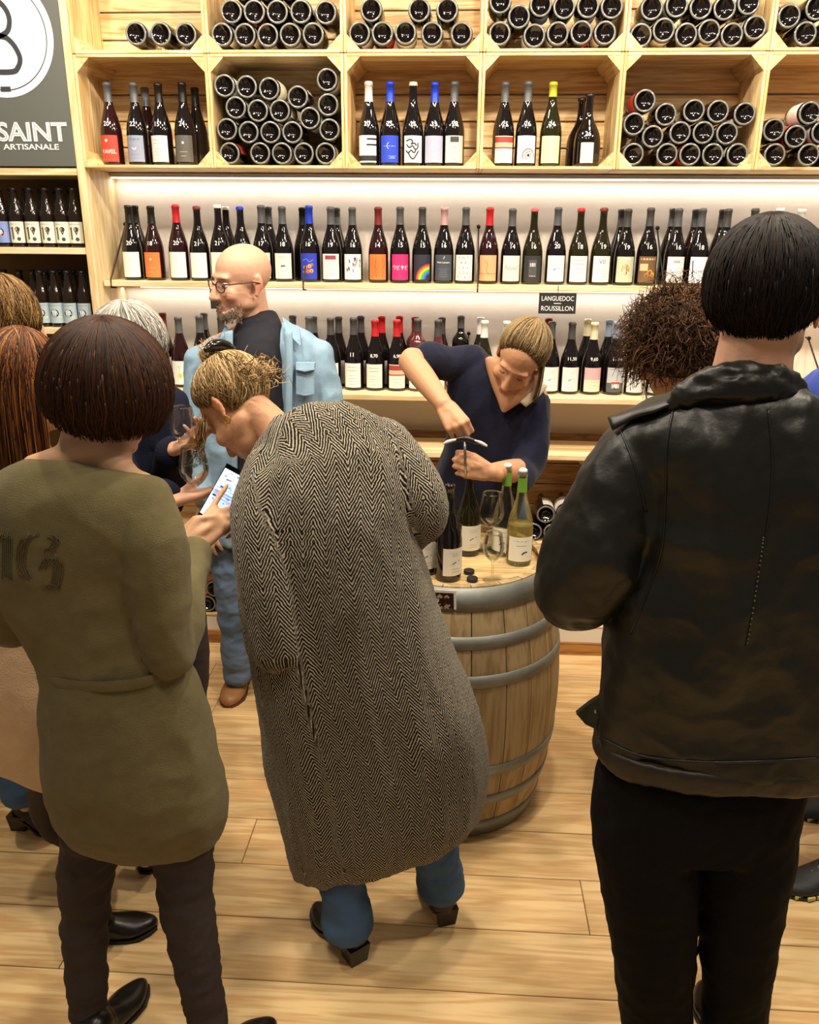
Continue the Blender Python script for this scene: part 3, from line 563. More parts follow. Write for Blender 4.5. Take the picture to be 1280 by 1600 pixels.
# lying, punts to the front
LY = {(1, 0): [(212, 52), (250, 52), (290, 53)],
 (1, 1): [(347, 53), (384, 54), (417, 54), (453, 54), (489, 53), (361, 18), (396, 17), (432, 17), (469, 16), (509, 19), (380, -18), (416, -18), (452, -18)],
 (1, 2): [(563, 52), (597, 52), (633, 51), (675, 52), (721, 52), (580, 15), (655, 15), (699, 15)],
 (1, 3): [(781, 52), (835, 52), (870, 52), (907, 50), (942, 50), (775, 11), (811, 23), (846, 11), (883, 10), (919, 10), (955, 11)],
 (1, 4): [(1005, 51), (1040, 51), (1074, 51), (1108, 51), (1144, 51), (1179, 48), (1024, 15), (1060, 17), (1095, 17), (1130, 17), (1166, 15)],
 (1, 5): [(1232, 25), (1260, 48), (1276, 15), (1299, 48)],
 (0, 1): [(347, 139), (383, 139), (418, 141), (462, 154), (511, 127), (366, 171), (400, 176), (435, 175), (509, 165), (350, 204), (383, 209), (420, 208), (454, 207), (483, 188), (512, 201), (358, 241), (403, 241), (439, 241), (472, 240), (506, 240)],
 (0, 4): [(1006.5, 161), (1040, 180), (1084, 174), (1123, 176), (1166, 183), (987, 197), (1018, 214), (1064, 208.6), (1099.5, 209), (1136, 210), (990, 241), (1041.5, 242), (1077, 243), (1113, 243.6), (1151.5, 243)],
 (0, 5): [(1209, 204.5), (1243.6, 214.6), (1268, 180), (1280, 208.6), (1211, 244), (1265, 244), (1300, 246)]}
LYB = mesh_of('bottle_body', *lathe(PROF['burgundy'], 28), GLASS['d'])
RING = mesh_of('base_highlight_ring', *lathe([(.0325, -.0002), (.0345, -.0012), (.0375, -.0008), (.0392, .0012)], 28, False, False), mat('glass_heel_highlight', '#77776F', .12, spec=.7))  # paler grey ring paints in the highlight round the thick glass heel
LYR = mesh_of('bottle_body', *lathe(PROF['bordeaux'], 28), GLASS['o'])
LYL = {}
for lc in (OFF, '#E6DEC0', '#C8402E', '#A3A8C0'):
    LYL[lc] = mesh_of('label', *wrapk('burgundy', rect2d(-.05, -.05, .05, .05, 16), .065, .0006), mat('paper_'+lc, lc, .65))
WHERE = {(1, 0): 'top left crate', (1, 1): 'second upper crate', (1, 2): 'third upper crate', (1, 3): 'fourth upper crate', (1, 4): 'fifth upper crate', (1, 5): 'upper crate at the right edge', (0, 1): 'second crate of the lower row', (0, 4): 'fifth crate of the lower row', (0, 5): 'lower crate at the right edge'}
def lying(p, label, group, Y=None, k=None):
    e = empty('wine_bottle', p, label=label, cat='bottle', group=group)
    e.rotation_euler = (radians(-90+random.uniform(-1.0, .2)), random.uniform(0, 6.28), radians(random.uniform(-2.0, 2.0)))
    e.rotation_mode = 'XYZ'
    big = random.random() < .93
    ob('glass_body', LYB, e); ob('base_highlight_ring', RING, e)
    ob('label', LYL[random.choice([OFF, OFF, OFF, '#E6DEC0', '#C8402E', '#A3A8C0'])], e)
    return e
def settle(pts, floor_z, r=.0425, cx=None):
    """push lying bottles apart until they rest against each other, the crate walls and its floor"""
    P = [[p.x, p.z] for p in pts]
    for _ in range(60):
        for i in range(len(P)):
            for j in range(i):
                dx, dz = P[i][0]-P[j][0], P[i][1]-P[j][1]; d = hypot(dx, dz)
                if 1e-6 < d < 2*r:
                    k = (2*r-d)/2/d; P[i][0] += dx*k; P[i][1] += dz*k; P[j][0] -= dx*k; P[j][1] -= dz*k
            P[i][1] = max(P[i][1], floor_z+r)
            if cx: P[i][0] = min(max(P[i][0], cx[0]+r), cx[1]-r)
    return P
for (r, c), L in LY.items():
    Y = 3.412
    x0 = CX0+c*.5152+CT+.004
    P = settle([at(px, py, Y) for px, py in L], CZ0+r*.3975+CT+.002, cx=(x0, x0+CW-2*CT-.008))
    zs = sorted(set(round(q[1], 2) for q in P))
    lo = min(q[1] for q in P)
    rows = {}
    for i, (x, z) in enumerate(P):
        k = min(4, int(round((z-lo)/.073))); rows.setdefault(k, []).append(i)
    for k, ids in rows.items():
        ids.sort(key=lambda i: P[i][0])
        for n, i in enumerate(ids):
            lay = ['bottom', 'second', 'third', 'fourth', 'top'][k]
            pos = 'lone' if len(ids) == 1 else ('leftmost' if n == 0 else 'rightmost' if n == len(ids)-1 else ORD[n]+' from the left')
            lying(Vector((P[i][0], Y+random.uniform(0, .006), P[i][1])), 'bottle lying in the %s, %s layer, %s' % (WHERE[(r, c)], lay, pos), 'bottles lying in the wall crates')
# lying in the crates under the bench
LOW = {(1, 3): [(853, 804), (834, 833), (862, 836), (884, 802)], (0, 0): [(335, 921), (326, 944), (344, 897), (351, 943)], (1, 2): [(700, 838), (668, 838), (735, 838)], (1, 4): [(1010, 840), (1050, 840)]}
WL = {(1, 3): 'crate right behind the barrel', (0, 0): 'crate by the bald man\'s knee', (1, 2): 'crate behind the navy woman', (1, 4): 'crate behind the man in leather'}
for (r, c), L in LOW.items():
    x0 = CX0+c*.5152+CT+.004
    if (r, c) == (0, 0): x0 = CX0+CT
    P = settle([at(px, py, 3.42) for px, py in L], .1365+r*.3985+CT+.002)
    for i, (x, z) in enumerate(sorted(P)):
        e = lying(Vector((x, 3.42, z)), 'wine bottle lying in the %s, %s from the left' % (WL[(r, c)], ORD[i]), 'bottles lying under the bench')

# ------------------------------------------------------------------ beer bottles
BP = [(.004, .006), (.022, .003), (.0265, 0), (.0295, .002), (.0305, .008), (.0305, .115), (.0290, .130), (.0245, .148), (.0188, .168), (.0152, .188), (.0135, .205), (.0130, .214), (.0142, .2145), (.0142, .222)]
BEERM = mesh_of('bottle_body', *lathe(BP, 24), BEERGLASS)
CAPM = mesh_of('crown_cap', *lathe([(.0148, .2185), (.0152, .221), (.0140, .2268), (.010, .2282)], 21, False, True), mat('crown_cap_black', '#17181A', .35, metal=.4))
def beer_label(kind):
    R = .0310; w = .078; h = .082
    base = {'one': '#E8E6D2', 'tb': '#A9BCC6', 'blue': '#7E93D2'}[kind]; mats = [mat('paper_'+base, base, .6)]; idx = {}
    parts = [(*wrap(rect2d(-w/2, -h/2, w/2, h/2, 14), R, .058), 0)]; A = []
    A.append((move2d(text2d('TOUSSAINT', .0095), 0, h*.38), '#8A8A80'))
    if kind == 'one':
        A += [(stroke2d([(-.017, .014), (-.010, .020), (-.010, -.028)], .0065), '#4A3A38'), (disc2d(.010, .012, .0095, 14), '#3E2C2A'), ([(.002, .008), (.018, .008), (.010, -.012)], [(0, 1, 2)], '#3E2C2A'), (disc2d(.012, -.026, .0075, 12), '#3A4650')]
        A = [(a if len(a) == 2 else ((a[0], a[1]), a[2])) for a in A]
    else:
        A += [(disc2d(0, .0, .0165, 18), '#1A1C20'), (move2d(text2d('TB', .022, .01), 0, 0), '#F2F2F0')]
        if kind == 'blue': A.insert(1, (disc2d(.014, -.010, .012, 12), '#E0906A'))
        else: A.insert(1, (disc2d(.020, -.018, .008, 12, .005), '#D9D28A'))
    for k_, (d, c) in enumerate(A):
        if c not in idx: idx[c] = len(mats); mats.append(mat('print_'+c, c, .6))
        parts.append((*wrap(d, R, .058, .0002+.00012*k_), idx[c]))
    V, Fc, fm = merge(parts); return mesh_of('label', V, Fc, mats, fm)
BL_ = {k: beer_label(k) for k in ('one', 'tb', 'blue')}
def beer(x, y, z, k, label):
    e = empty('beer_bottle', (x, y, z), random.uniform(-.1, .1), label=label, cat='bottle', group='beer bottles on the left shelves')
    ob('glass_body', BEERM, e); ob('crown_cap', CAPM, e); ob('label', BL_[k], e)
for i, px in enumerate((9, 32, 56, 80, 102, 123)):
    p = at(px, 385, 3.455)
    beer(p.x, 3.455, BZ[1], 'blue' if i == 0 else 'one', 'brown beer bottle with the blue monogram label on the top beer shelf' if i == 0 else 'brown beer bottle with cream 1 label on the top beer shelf, %s from the left' % ORD[i])
    beer(p.x+.012, 3.530, BZ[1], 'one', 'brown beer bottle in the second row of the top beer shelf, %s from the left' % ORD[i])
for i, px in enumerate((-16, 3, 27, 48, 72, 93, 114, 137)):
    p = at(px, 511, 3.455)
    if i > 3: beer(p.x, 3.455, BZ[2], 'tb', 'brown beer bottle with pale blue TB label in the front row, %s from the left' % ORD[i-4])
    if i in (4, 5, 6, 7): beer(p.x-.005, 3.525, BZ[2], 'tb', 'brown beer bottle right behind a pale blue TB label, %s from the left' % ORD[i-4])
    if i < 4: beer(p.x, 3.53, BZ[2], 'tb', 'brown beer bottle set further back above the light brown hair, %s from the left' % ORD[i])
for i in range(5): beer(-2.08-.075*i*.0-i*.072, 3.46, BZ[1], 'one', 'brown beer bottle beyond the left picture edge, %s outwards' % ORD[i])
# ------------------------------------------------------------------ barrel
BX, BY, BHT = .015, 2.44, .87
STAVE = wood('weathered_oak_stave', '#B8A078', '#93784E', 'Z', scale=.8, rough=.6, knots=.2, vary=.25, grain=.5)
HEADW = wood('barrel_head_oak', '#D9BE8A', '#B8975E', 'X', scale=.8, rough=.5, knots=.2, vary=.15, grain=.7)
HOOP = mat('galvanised_hoop', '#8C8E88', .55, metal=.55, bump=.3, bscale=30, var=.18, vscale=12)
def br(z): t = (z-BHT/2)/(BHT/2); return .345 - .065*t*t*(1-.0*t)
ba = empty('wine_barrel', (BX, BY, 0), label='upright oak wine barrel with grey metal hoops used as a table', cat='barrel')
rnb = random.Random(3); NS = 23
ws = [rnb.uniform(.75, 1.3) for _ in range(NS)]; tot = sum(ws); a = .3
for w in ws:
    a1 = a + 2*pi*w/tot; V = []; NZ, NA = 14, 3; g = .0016
    for k in range(NZ+1):
        z = BHT*k/NZ; R = br(z)
        for q, rad in ((0, R), (1, R-.024)):
            for i in range(NA+1):
                an = a+g/R + (a1-a-2*g/R)*i/NA; V.append((rad*cos(an), rad*sin(an), z))
    m = NA+1; Fc = []
    for k in range(NZ):
        o0, o1 = k*2*m, (k+1)*2*m
        for i in range(NA):
            Fc.append((o0+i, o0+i+1, o1+i+1, o1+i)); Fc.append((o0+m+i+1, o0+m+i, o1+m+i, o1+m+i+1))
        Fc.append((o0+m, o0, o1, o1+m)); Fc.append((o0+NA, o0+m+NA, o1+m+NA, o1+NA))
    for i in range(NA):
        o1 = NZ*2*m; Fc.append((o1+i, o1+i+1, o1+m+i+1, o1+m+i)); Fc.append((i+1, i, m+i, m+i+1))
    ob('stave', mesh_of('stave', V, Fc, STAVE, smooth=False), ba); a = a1
ob('lining', mesh_of('lining', *lathe([(br(z)-.0245, z) for z in (.02, .2, .43, .66, .838)], 32, True, False), DARKGAP), ba)
for z0, z1 in ((.800, .866), (.690, .728), (.572, .610), (.004, .070), (.142, .180), (.260, .298)):
    pr = [(br(z0)+.0005, z0), (br(z0)+.003, z0), (br((z0+z1)/2)+.0032, (z0+z1)/2), (br(z1)+.003, z1), (br(z1)+.0005, z1)]
    h = ob('hoop', mesh_of('hoop', *lathe(pr, 64, False, False), HOOP), ba)
    for da in (0, .12):
        an = -1.9+z0*2+da
        ob('rivet', mesh_of('rivet', *[[(Vector((cos(an), sin(an), 0))*(br((z0+z1)/2)+.0025) + Vector((x*.006*-sin(an)+z*.003*cos(an), x*.006*cos(an)+z*.003*sin(an), (z0+z1)/2+y*.006))) for x, y, z in ([(cos(i*pi/4), sin(i*pi/4), 0) for i in range(8)]+[(0, 0, 1)])], [(i, (i+1) % 8, 8) for i in range(8)]], HOOP), h)
HZ = .846; hr = br(HZ)-.026; nb = 6; bw = 2*hr/nb
for k in range(nb):
    y0, y1 = -hr+k*bw+.0008, -hr+(k+1)*bw-.0008; n = 8
    V = []; 
    for i in range(n+1):
        y = y0+(y1-y0)*i/n; x = sqrt(max(1e-5, hr*hr-y*y)); V += [(-x, y, HZ), (x, y, HZ), (-x, y, HZ-.02), (x, y, HZ-.02)]
    Fc = []
    for i in range(n): b_ = 4*i; Fc += [(b_, b_+1, b_+5, b_+4), (b_+2, b_+6, b_+7, b_+3), (b_, b_+4, b_+6, b_+2), (b_+1, b_+3, b_+7, b_+5)]
    Fc += [(0, 2, 3, 1), (4*n, 4*n+1, 4*n+3, 4*n+2)]
    ob('head_board', mesh_of('head_board', V, Fc, HEADW, smooth=False), ba)

# photo card on the hoop
pc = onz(694, 921, BHT); ang = atan2(pc.y-BY, pc.x-BX)
cd = empty('photo_card', (BX+cos(ang)*(br(.83)+.006), BY+sin(ang)*(br(.83)+.006), .777), label='small white framed photo card hanging on the barrel rim', cat='photo')
cd.rotation_euler = (0, radians(-2), ang+pi/2)
cw, ch = .074, .088
ob('card', mesh_of('card', *boxdata(-cw/2, cw/2, -.001, .0005, 0, ch, 0), mat('card_white', '#E9E7E2', .5), smooth=False), cd)
rc = random.Random(4); parts = [(*flat(rect2d(-.030, .022, .030, .080), -.0012), 0)]
cm = [mat('print_dark', '#2A1C18', .4), mat('print_flesh', '#C9A184', .4), mat('print_white', '#E4E2DE', .4), mat('print_wine', '#5A1E1E', .4)]
for k in range(16):
    x, z = rc.uniform(-.022, .022), rc.uniform(.030, .072); d = stroke2d([(x-.006, z-.005), (x, z+.002), (x+.006, z+.005*rc.choice((-1, 1)))], rc.uniform(.004, .010)); d = ([(min(.029, max(-.029, p)), min(.079, max(.023, q))) for p, q in d[0]], d[1])
    parts.append((*flat(d, -.0014-.0001*k), rc.choice((0, 1, 1, 2, 3))))
V, Fc, fm = merge(parts); ob('picture', mesh_of('picture', V, Fc, cm, fm, False), cd)

# bottles on the barrel head
def on_head(px, py, top_py, kind):
    p = onz(px, py, HZ); zt = at(px, top_py, p.y).z
    return p, (zt-HZ)/PROF[kind][-1][1]
CREAM = '#E2DED0'
def tasting(px, py, top, lab, rz, g, desc, mark=None):
    p, s = on_head(px, py, top, 'burgundy')
    e = bottle(p.x, p.y, HZ+.0005, 'burgundy', g, None, 'f', lab, 'swift', None, 1, lw=.085, lz=(.022, .108), label=desc, group='open bottles on the barrel', rz=rz)
    e.scale = (s*.97, s*.97, s); return e
tasting(700, 903, 757, CREAM, .62, 'd', 'dark open wine bottle with cream label, frontmost on the barrel')
tasting(731, 864, 731, CREAM, .42, 'o', 'dark bottle being uncorked on the barrel, held by the navy woman')
tasting(662, 893, 748, CREAM, .35, 'o', 'olive glass bottle on the barrel partly covered by the herringbone coat')
CG = clear_glass('clear_bottle_glass', (.93, .96, .92)); WINE = mat('white_wine', '#F2DE8A', .1, spec=.3)
def wine_mat():
    m = bpy.data.materials.new('pale_wine'); m.use_nodes = True; nt = m.node_tree; N = nt.nodes
    t = N.new('ShaderNodeBsdfTransparent'); t.inputs[0].default_value = (.93, .84, .50, 1); b = N['Principled BSDF']; b.inputs['Base Color'].default_value = (.85, .68, .22, 1); b.inputs['Roughness'].default_value = .15
    mx = N.new('ShaderNodeMixShader'); mx.inputs[0].default_value = .38; nt.links.new(t.outputs[0], mx.inputs[1]); nt.links.new(b.outputs[0], mx.inputs[2]); nt.links.new(mx.outputs[0], N['Material Output'].inputs[0]); return m
PALE = wine_mat()
def clearbottle(px, py, top, fill, desc, rz):
    p, s = on_head(px, py, top, 'burgundy')
    e = empty('wine_bottle', (p.x, p.y, HZ+.0005), rz, label=desc, cat='bottle', group='open bottles on the barrel'); e.scale = (s*.97, s*.97, s)
    ob('glass_body', mesh_of('glass_body', *lathe(PROF['burgundy'][4:], 32, True, False), CG), e)
    ob('glass_base', mesh_of('glass_base', *lathe([(.039, .0035), (.0385, .009), (.01, .012)], 32, False, True), CG), e)
    if fill:
        zs = [.010, .012] + [z for _, z in PROF['burgundy'] if .013 < z < fill] + [fill]
        ob('wine', mesh_of('wine', *lathe([(rad_at('burgundy', z)-.0022, z) for z in zs], 32), PALE), e)
    ob('capsule', mesh_of('capsule', *lathe([(rad_at('burgundy', z)+.0008, z) for z in (.235, .245, .255, .270, .2795)], 24, False, False), mat('green_foil', '#6FA23A', .35, metal=.2)), e)
    ob('stopper', mesh_of('stopper', *lathe([(.0105, .284), (.0105, .2955), (.0142, .296), (.0135, .303), (.009, .3075), (.003, .309)], 16), mat('frosted_stopper', '#E4E6E2', .35)), e)
    mats = [mat('paper_white_label', '#EDEBDC', .6), mat('grey_print', '#8C8880', .7), mat('black_print', '#1C1A19', .6)]; w, h, zc = .090, .080, .058
    parts = [(*wrapk('burgundy', rect2d(-w/2, -h/2, w/2, h/2, 14), zc, .0006), 0)] + [(*wrapk('burgundy', d, zc, .0009), 1) for d in lines(h*.15, h*.33, 2, w*.6)] + [(*wrapk('burgundy', stroke2d([(.002, -.016), (.010, -.010), (.020, -.009)], .005), zc, .0009), 2)]
    V, Fc, fm = merge(parts); ob('label', mesh_of('label', V, Fc, mats, fm), e)
clearbottle(810, 879, 738, .132, 'clear bottle of white wine with green foil and white label on the barrel', .1)
clearbottle(787, 864, 730, .0, 'empty clear bottle with green foil, behind the white wine on the barrel', -.5)
WG = clear_glass('wine_glass_crystal', (.97, .98, .97))
GP = [(.032, .0), (.032, .0015), (.012, .004), (.0045, .008), (.0036, .02), (.0036, .060), (.006, .068), (.020, .080), (.033, .098), (.0365, .115), (.034, .135), (.0285, .165), (.0272, .172)]
def glass(loc, s, desc, rot=(0, 0, 0), stemless=False, name='wine_glass'):
    e = empty(name, loc, label=desc, cat='glass', group='tasting glasses'); e.rotation_euler = rot; e.scale = (s, s, s)
    pb = GP[6:]; inner = [(r-.0012, z) for r, z in pb[::-1]]; inner[-1] = (.002, inner[-1][1]+.002)
    ob('bowl', mesh_of('bowl', *lathe(pb+inner, 32, False, True), WG), e)
    if not stemless: ob('stem', mesh_of('stem', *lathe(GP[3:7], 16, False, False), WG), e); ob('foot', mesh_of('foot', *lathe(GP[:4], 32, True, False), WG), e)
    return e
for px, py, top, d in ((769, 906, 828, 'empty tasting glass at the front of the barrel beside two black caps'), (766, 860, 767, 'tasting glass behind, next to the green foiled bottles on the barrel')):
    p = onz(px, py, HZ); zt = at(px, top, p.y+.02).z; glass((p.x, p.y, HZ), (zt-HZ)/.172, d)
for i, (px, py) in enumerate(((733, 896), (738, 908))):
    p = onz(px, py, HZ); e = empty('bottle_cap', (p.x, p.y, HZ), label=('black bottle cap on the barrel, further back of the pair', 'black bottle cap on the barrel, nearer the rim')[i], cat='cap', group='black caps on the barrel')
    RB = mat('black_rubber', '#1B1A1A', .5)
    ob('rim', mesh_of('rim', *lathe([(.0155, 0), (.0165, .002), (.0165, .011), (.0150, .0125), (.0138, .0115)], 24, True, False), RB), e)
    ob('top_disc', mesh_of('top_disc', *lathe([(.0139, .0114), (.010, .0112), (.002, .0118)], 24, False, True), RB), e)
# ------------------------------------------------------------------ figure tools
def capsule(p, q, r0, r1, seg=14, flat_=1.0, nrm=None):
    """tapered limb between two joints with round ends"""
    p, q = Vector(p), Vector(q); t = q-p; L = t.length or 1e-5; t = t/L
    up = Vector(nrm) if nrm is not None else (Vector((0, 0, 1)) if abs(t.z) < .9 else Vector((0, 1, 0)))
    a = (up - t*up.dot(t)).normalized(); b = t.cross(a)
    st = [(-r0*cos(k*pi/8), r0*sin(k*pi/8)) for k in range(1, 5)] + [(L*k/3, r0+(r1-r0)*k/3) for k in (1, 2)] + [(L+r1*sin(k*pi/8), r1*cos(k*pi/8)) for k in range(0, 4)]
    V = [p - t*r0]; Fc = []
    for d, r in st: V += [p+t*d + (a*cos(2*pi*i/seg)*flat_ + b*sin(2*pi*i/seg))*r for i in range(seg)]
    V.append(q + t*r1); n = len(st)
    for i in range(seg):
        j = (i+1) % seg; Fc.append((0, 1+j, 1+i)); Fc.append((len(V)-1, 1+(n-1)*seg+i, 1+(n-1)*seg+j))
        for k in range(n-1): Fc.append((1+k*seg+i, 1+k*seg+j, 1+(k+1)*seg+j, 1+(k+1)*seg+i))
    return V, Fc
def limb(pts, radii, seg=16):
    """smooth limb through several joints"""
    S = spline([(*Vector(p), r) for p, r in zip(pts, radii)], 6)
    P = [Vector(s[:3]) for s in S]; R = [s[3] for s in S]
    t0 = (P[1]-P[0]).normalized(); t1 = (P[-1]-P[-2]).normalized()
    P = [P[0]-t0*R[0]*.6, P[0]-t0*R[0]*.3] + P + [P[-1]+t1*R[-1]*.3, P[-1]+t1*R[-1]*.6]
    R = [R[0]*.45, R[0]*.85] + R + [R[-1]*.85, R[-1]*.45]
    return tube(P, R, seg)
_ICO = {}
def ellip(c, r, M=None, sub=2):
    if sub not in _ICO:
        bm = bmesh.new(); bmesh.ops.create_icosphere(bm, subdivisions=sub, radius=1); bm.verts.index_update()
        _ICO[sub] = ([v.co.copy() for v in bm.verts], [[v.index for v in f.verts] for f in bm.faces]); bm.free()
    V, Fc = _ICO[sub]; c = Vector(c); r = r if isinstance(r, (tuple, list)) else (r, r, r)
    out = []
    for v in V:
        w = Vector((v.x*r[0], v.y*r[1], v.z*r[2])); out.append(c + (M @ w if M else w))
    return out, Fc
def xf(parts, M):
    return [([M @ Vector(v) for v in p[0]], p[1]) for p in parts]
def fuse(parts, voxel=.008, smooth=4, mats=None, name='body'):
    V, Fc, _ = merge([(p[0], p[1]) for p in parts])
    me = bpy.data.meshes.new(name); me.from_pydata([tuple(v) for v in V], [], Fc); me.update()
    o = bpy.data.objects.new('fusing', me); COL.objects.link(o)
    m = o.modifiers.new('r', 'REMESH'); m.mode = 'VOXEL'; m.voxel_size = voxel; m.use_smooth_shade = True
    if smooth: s = o.modifiers.new('s', 'SMOOTH'); s.factor = .5; s.iterations = smooth
    out = bpy.data.meshes.new_from_object(o.evaluated_get(bpy.context.evaluated_depsgraph_get())); out.name = name
    bpy.data.objects.remove(o); bpy.data.meshes.remove(me)
    out.materials.clear()
    for q in (mats if isinstance(mats, (list, tuple)) else [mats]): out.materials.append(q)
    out.polygons.foreach_set('use_smooth', [True]*len(out.polygons)); return out
def loft(rings, n=5, seg=40, fold=None, power=2.3):
    """rings: (left point, right point, depth); the skin between them is splined. Returns V, F and (u, v) cloth lengths"""
    raw = []
    for k, (L, R, d) in enumerate(rings):
        L, R = Vector(L), Vector(R); raw.append([*((L+R)/2), *((R-L)/2), d/2])
    S = spline(raw, n); V, Fc, UV = [], [], []; N = len(S); acc = 0
    for k, s in enumerate(S):
        c = Vector(s[:3]); a = Vector(s[3:6]); t = Vector(S[min(k+1, N-1)][:3]) - Vector(S[max(k-1, 0)][:3]); t.normalize()
        b = a.cross(t).normalized()*s[6]
        if k: acc += (c-Vector(S[k-1][:3])).length
        for i in range(seg):
            an = 2*pi*i/seg; x, y = cos(an), sin(an); f = (abs(x)**power+abs(y)**power)**(-1/power)
            g = 1+(fold(an, k/(N-1)) if fold else 0)
            V.append(c + a*x*f*g + b*y*f*g); UV.append((an*(a.length*.6+s[6]*.4), acc))
    for k in range(N-1):
        for i in range(seg):
            j = (i+1) % seg; Fc.append((k*seg+i, k*seg+j, (k+1)*seg+j, (k+1)*seg+i))
    Fc.append(tuple(range(seg))[::-1]); Fc.append(tuple((N-1)*seg+i for i in range(seg)))
    return V, Fc, UV
def crumple(me, amp, scale, squash=(1, 1, 1), amp2=0, scale2=40, keep=None):
    """cloth creases pushed out along the normals"""
    me.update(); N = [v.normal.copy() for v in me.vertices]
    for v, nn in zip(me.vertices, N):
        p = Vector((v.co.x*squash[0], v.co.y*squash[1], v.co.z*squash[2]))*scale
        h = 1-abs(noise.noise(p))*2.2
        d = amp*max(-.6, h) + amp*.45*max(-.5, 1-abs(noise.noise(p*2.6+Vector((3.1, 7.7, 1.3))))*2.4)
        if amp2: d += amp2*noise.noise(v.co*scale2)
        if keep: d *= keep(v.co)
        v.co += nn*d
    me.update()
def loft_axis(rings, n=5):
    S = spline([[*((Vector(L)+Vector(R))/2), *((Vector(R)-Vector(L))/2), d/2] for L, R, d in rings], n); out = []; acc = 0
    for k, s_ in enumerate(S):
        c = Vector(s_[:3]); a = Vector(s_[3:6]); t = (Vector(S[min(k+1, len(S)-1)][:3]) - Vector(S[max(k-1, 0)][:3])).normalized()
        if k: acc += (c-out[-1][0]).length
        out.append((c, a, a.cross(t).normalized()*s_[6], t, acc))
    return out
def limb_axis(pts, radii):
    S = spline([(*Vector(p), r) for p, r in zip(pts, radii)], 6); out = []; acc = 0
    for k, s_ in enumerate(S):
        c = Vector(s_[:3]); t = (Vector(S[min(k+1, len(S)-1)][:3]) - Vector(S[max(k-1, 0)][:3])).normalized(); a = (Vector((1, 0, 0)) - t*t.x).normalized()*s_[3]
        if k: acc += (c-out[-1][0]).length
        out.append((c, a, a.cross(t).normalized()*s_[3], t, acc))
    return out
def cloth_along(me, axes, name='cloth', power=2.3):
    """weave coordinates in metres: across the cloth from the middle of the back, and down its length"""
    kds = []
    for A in axes:
        kd = kdtree.KDTree(len(A))
        for i, q in enumerate(A): kd.insert(q[0], i)
        kd.balance(); kds.append(kd)
    at_ = me.attributes.new(name, 'FLOAT2', 'POINT'); data = []
    for v in me.vertices:
        best = None
        for A, kd in zip(axes, kds):
            i = kd.find(v.co)[1]; w = v.co-A[i][0]; h = w.dot(A[i][3])
            j = min(max(i+(1 if h > 0 else -1), 0), len(A)-1); f = 0
            if j != i: f = min(1, abs(h)/max(1e-5, (A[j][0]-A[i][0]).length))
            c = A[i][0].lerp(A[j][0], f); a = A[i][1].lerp(A[j][1], f); b = A[i][2].lerp(A[j][2], f); w = v.co-c
            x = w.dot(a)/a.length_squared; y = w.dot(b)/b.length_squared; rho = (abs(x)**power+abs(y)**power)**(1/power); sc_ = abs(rho-1)
            if best is None or sc_ < best[0]:
                an_ = atan2(y, x)+pi/2; an_ = an_ if an_ < pi else an_-2*pi
                ll = A[i][4]+(A[j][4]-A[i][4])*f
                best = (sc_, an_*a.length, ll)
        data += [best[1], best[2]]
    at_.data.foreach_set('vector', data)
def set_cloth_uv(me, V, UV, name='cloth'):
    kd = kdtree.KDTree(len(V))
    for i, v in enumerate(V): kd.insert(v, i)
    kd.balance(); at_ = me.attributes.new(name, 'FLOAT2', 'POINT'); data = []
    for v in me.vertices:
        hits = kd.find_n(v.co, 4); w = [1/(h[2]+1e-4)**2 for h in hits]
        u0 = UV[hits[0][1]][0]
        us = [UV[h[1]][0] for h in hits]; us = [u if abs(u-u0) < .4 else u0 for u in us]; sw = sum(w)
        data += [sum(a*b for a, b in zip(us, w))/sw, sum(UV[h[1]][1]*b for h, b in zip(hits, w))/sw]
    at_.data.foreach_set('vector', data)
# skin with a painted tint
def skin_mat(name, col, rough=.5):
    if name in _M: return _M[name]
    m = mat(name, col, rough, spec=.35, bump=.15, bscale=220); nt = m.node_tree; b = nt.nodes['Principled BSDF']
    b.inputs['Subsurface Weight'].default_value = .12; b.inputs['Subsurface Radius'].default_value = (.02, .008, .004); b.inputs['Subsurface Scale'].default_value = .3
    a = nt.nodes.new('ShaderNodeAttribute'); a.attribute_name = 'tint'
    n = nt.nodes.new('ShaderNodeTexNoise'); n.inputs['Scale'].default_value = 14
    mx = nt.nodes.new('ShaderNodeMixRGB'); mx.blend_type = 'MULTIPLY'; mx.inputs[0].default_value = 1; mx.inputs[1].default_value = (*lin(col), 1); nt.links.new(a.outputs['Color'], mx.inputs[2])
    nt.links.new(mx.outputs[0], b.inputs['Base Color']); return m
def paint(me, spots, base=(1, 1, 1)):
    """spots: (centre, radius or (rx, ry, rz) + matrix, colour, strength); a person's own colouring: lips, brows, stubble"""
    ca = me.color_attributes.new('tint', 'FLOAT_COLOR', 'POINT'); out = []
    for v in me.vertices:
        c = Vector(base)
        for (p, r, col, s) in spots:
            d = v.co-p
            if isinstance(r, tuple): q = r[3].transposed() @ d; dd = sqrt((q.x/r[0])**2+(q.y/r[1])**2+(q.z/r[2])**2)
            else: dd = d.length/r
            if dd < 1.4:
                w = s*max(0, min(1, (1.4-dd)/.8)); c = c.lerp(Vector(col), w)
        out += [*c, 1]
    ca.data.foreach_set('color', out)
def frame(fwd, up):
    """local axes: x to the figure's right, y ahead, z up"""
    y = Vector(fwd).normalized(); z = Vector(up); z = (z-y*z.dot(y)).normalized(); x = y.cross(z)
    return Matrix((x, y, z)).transposed()
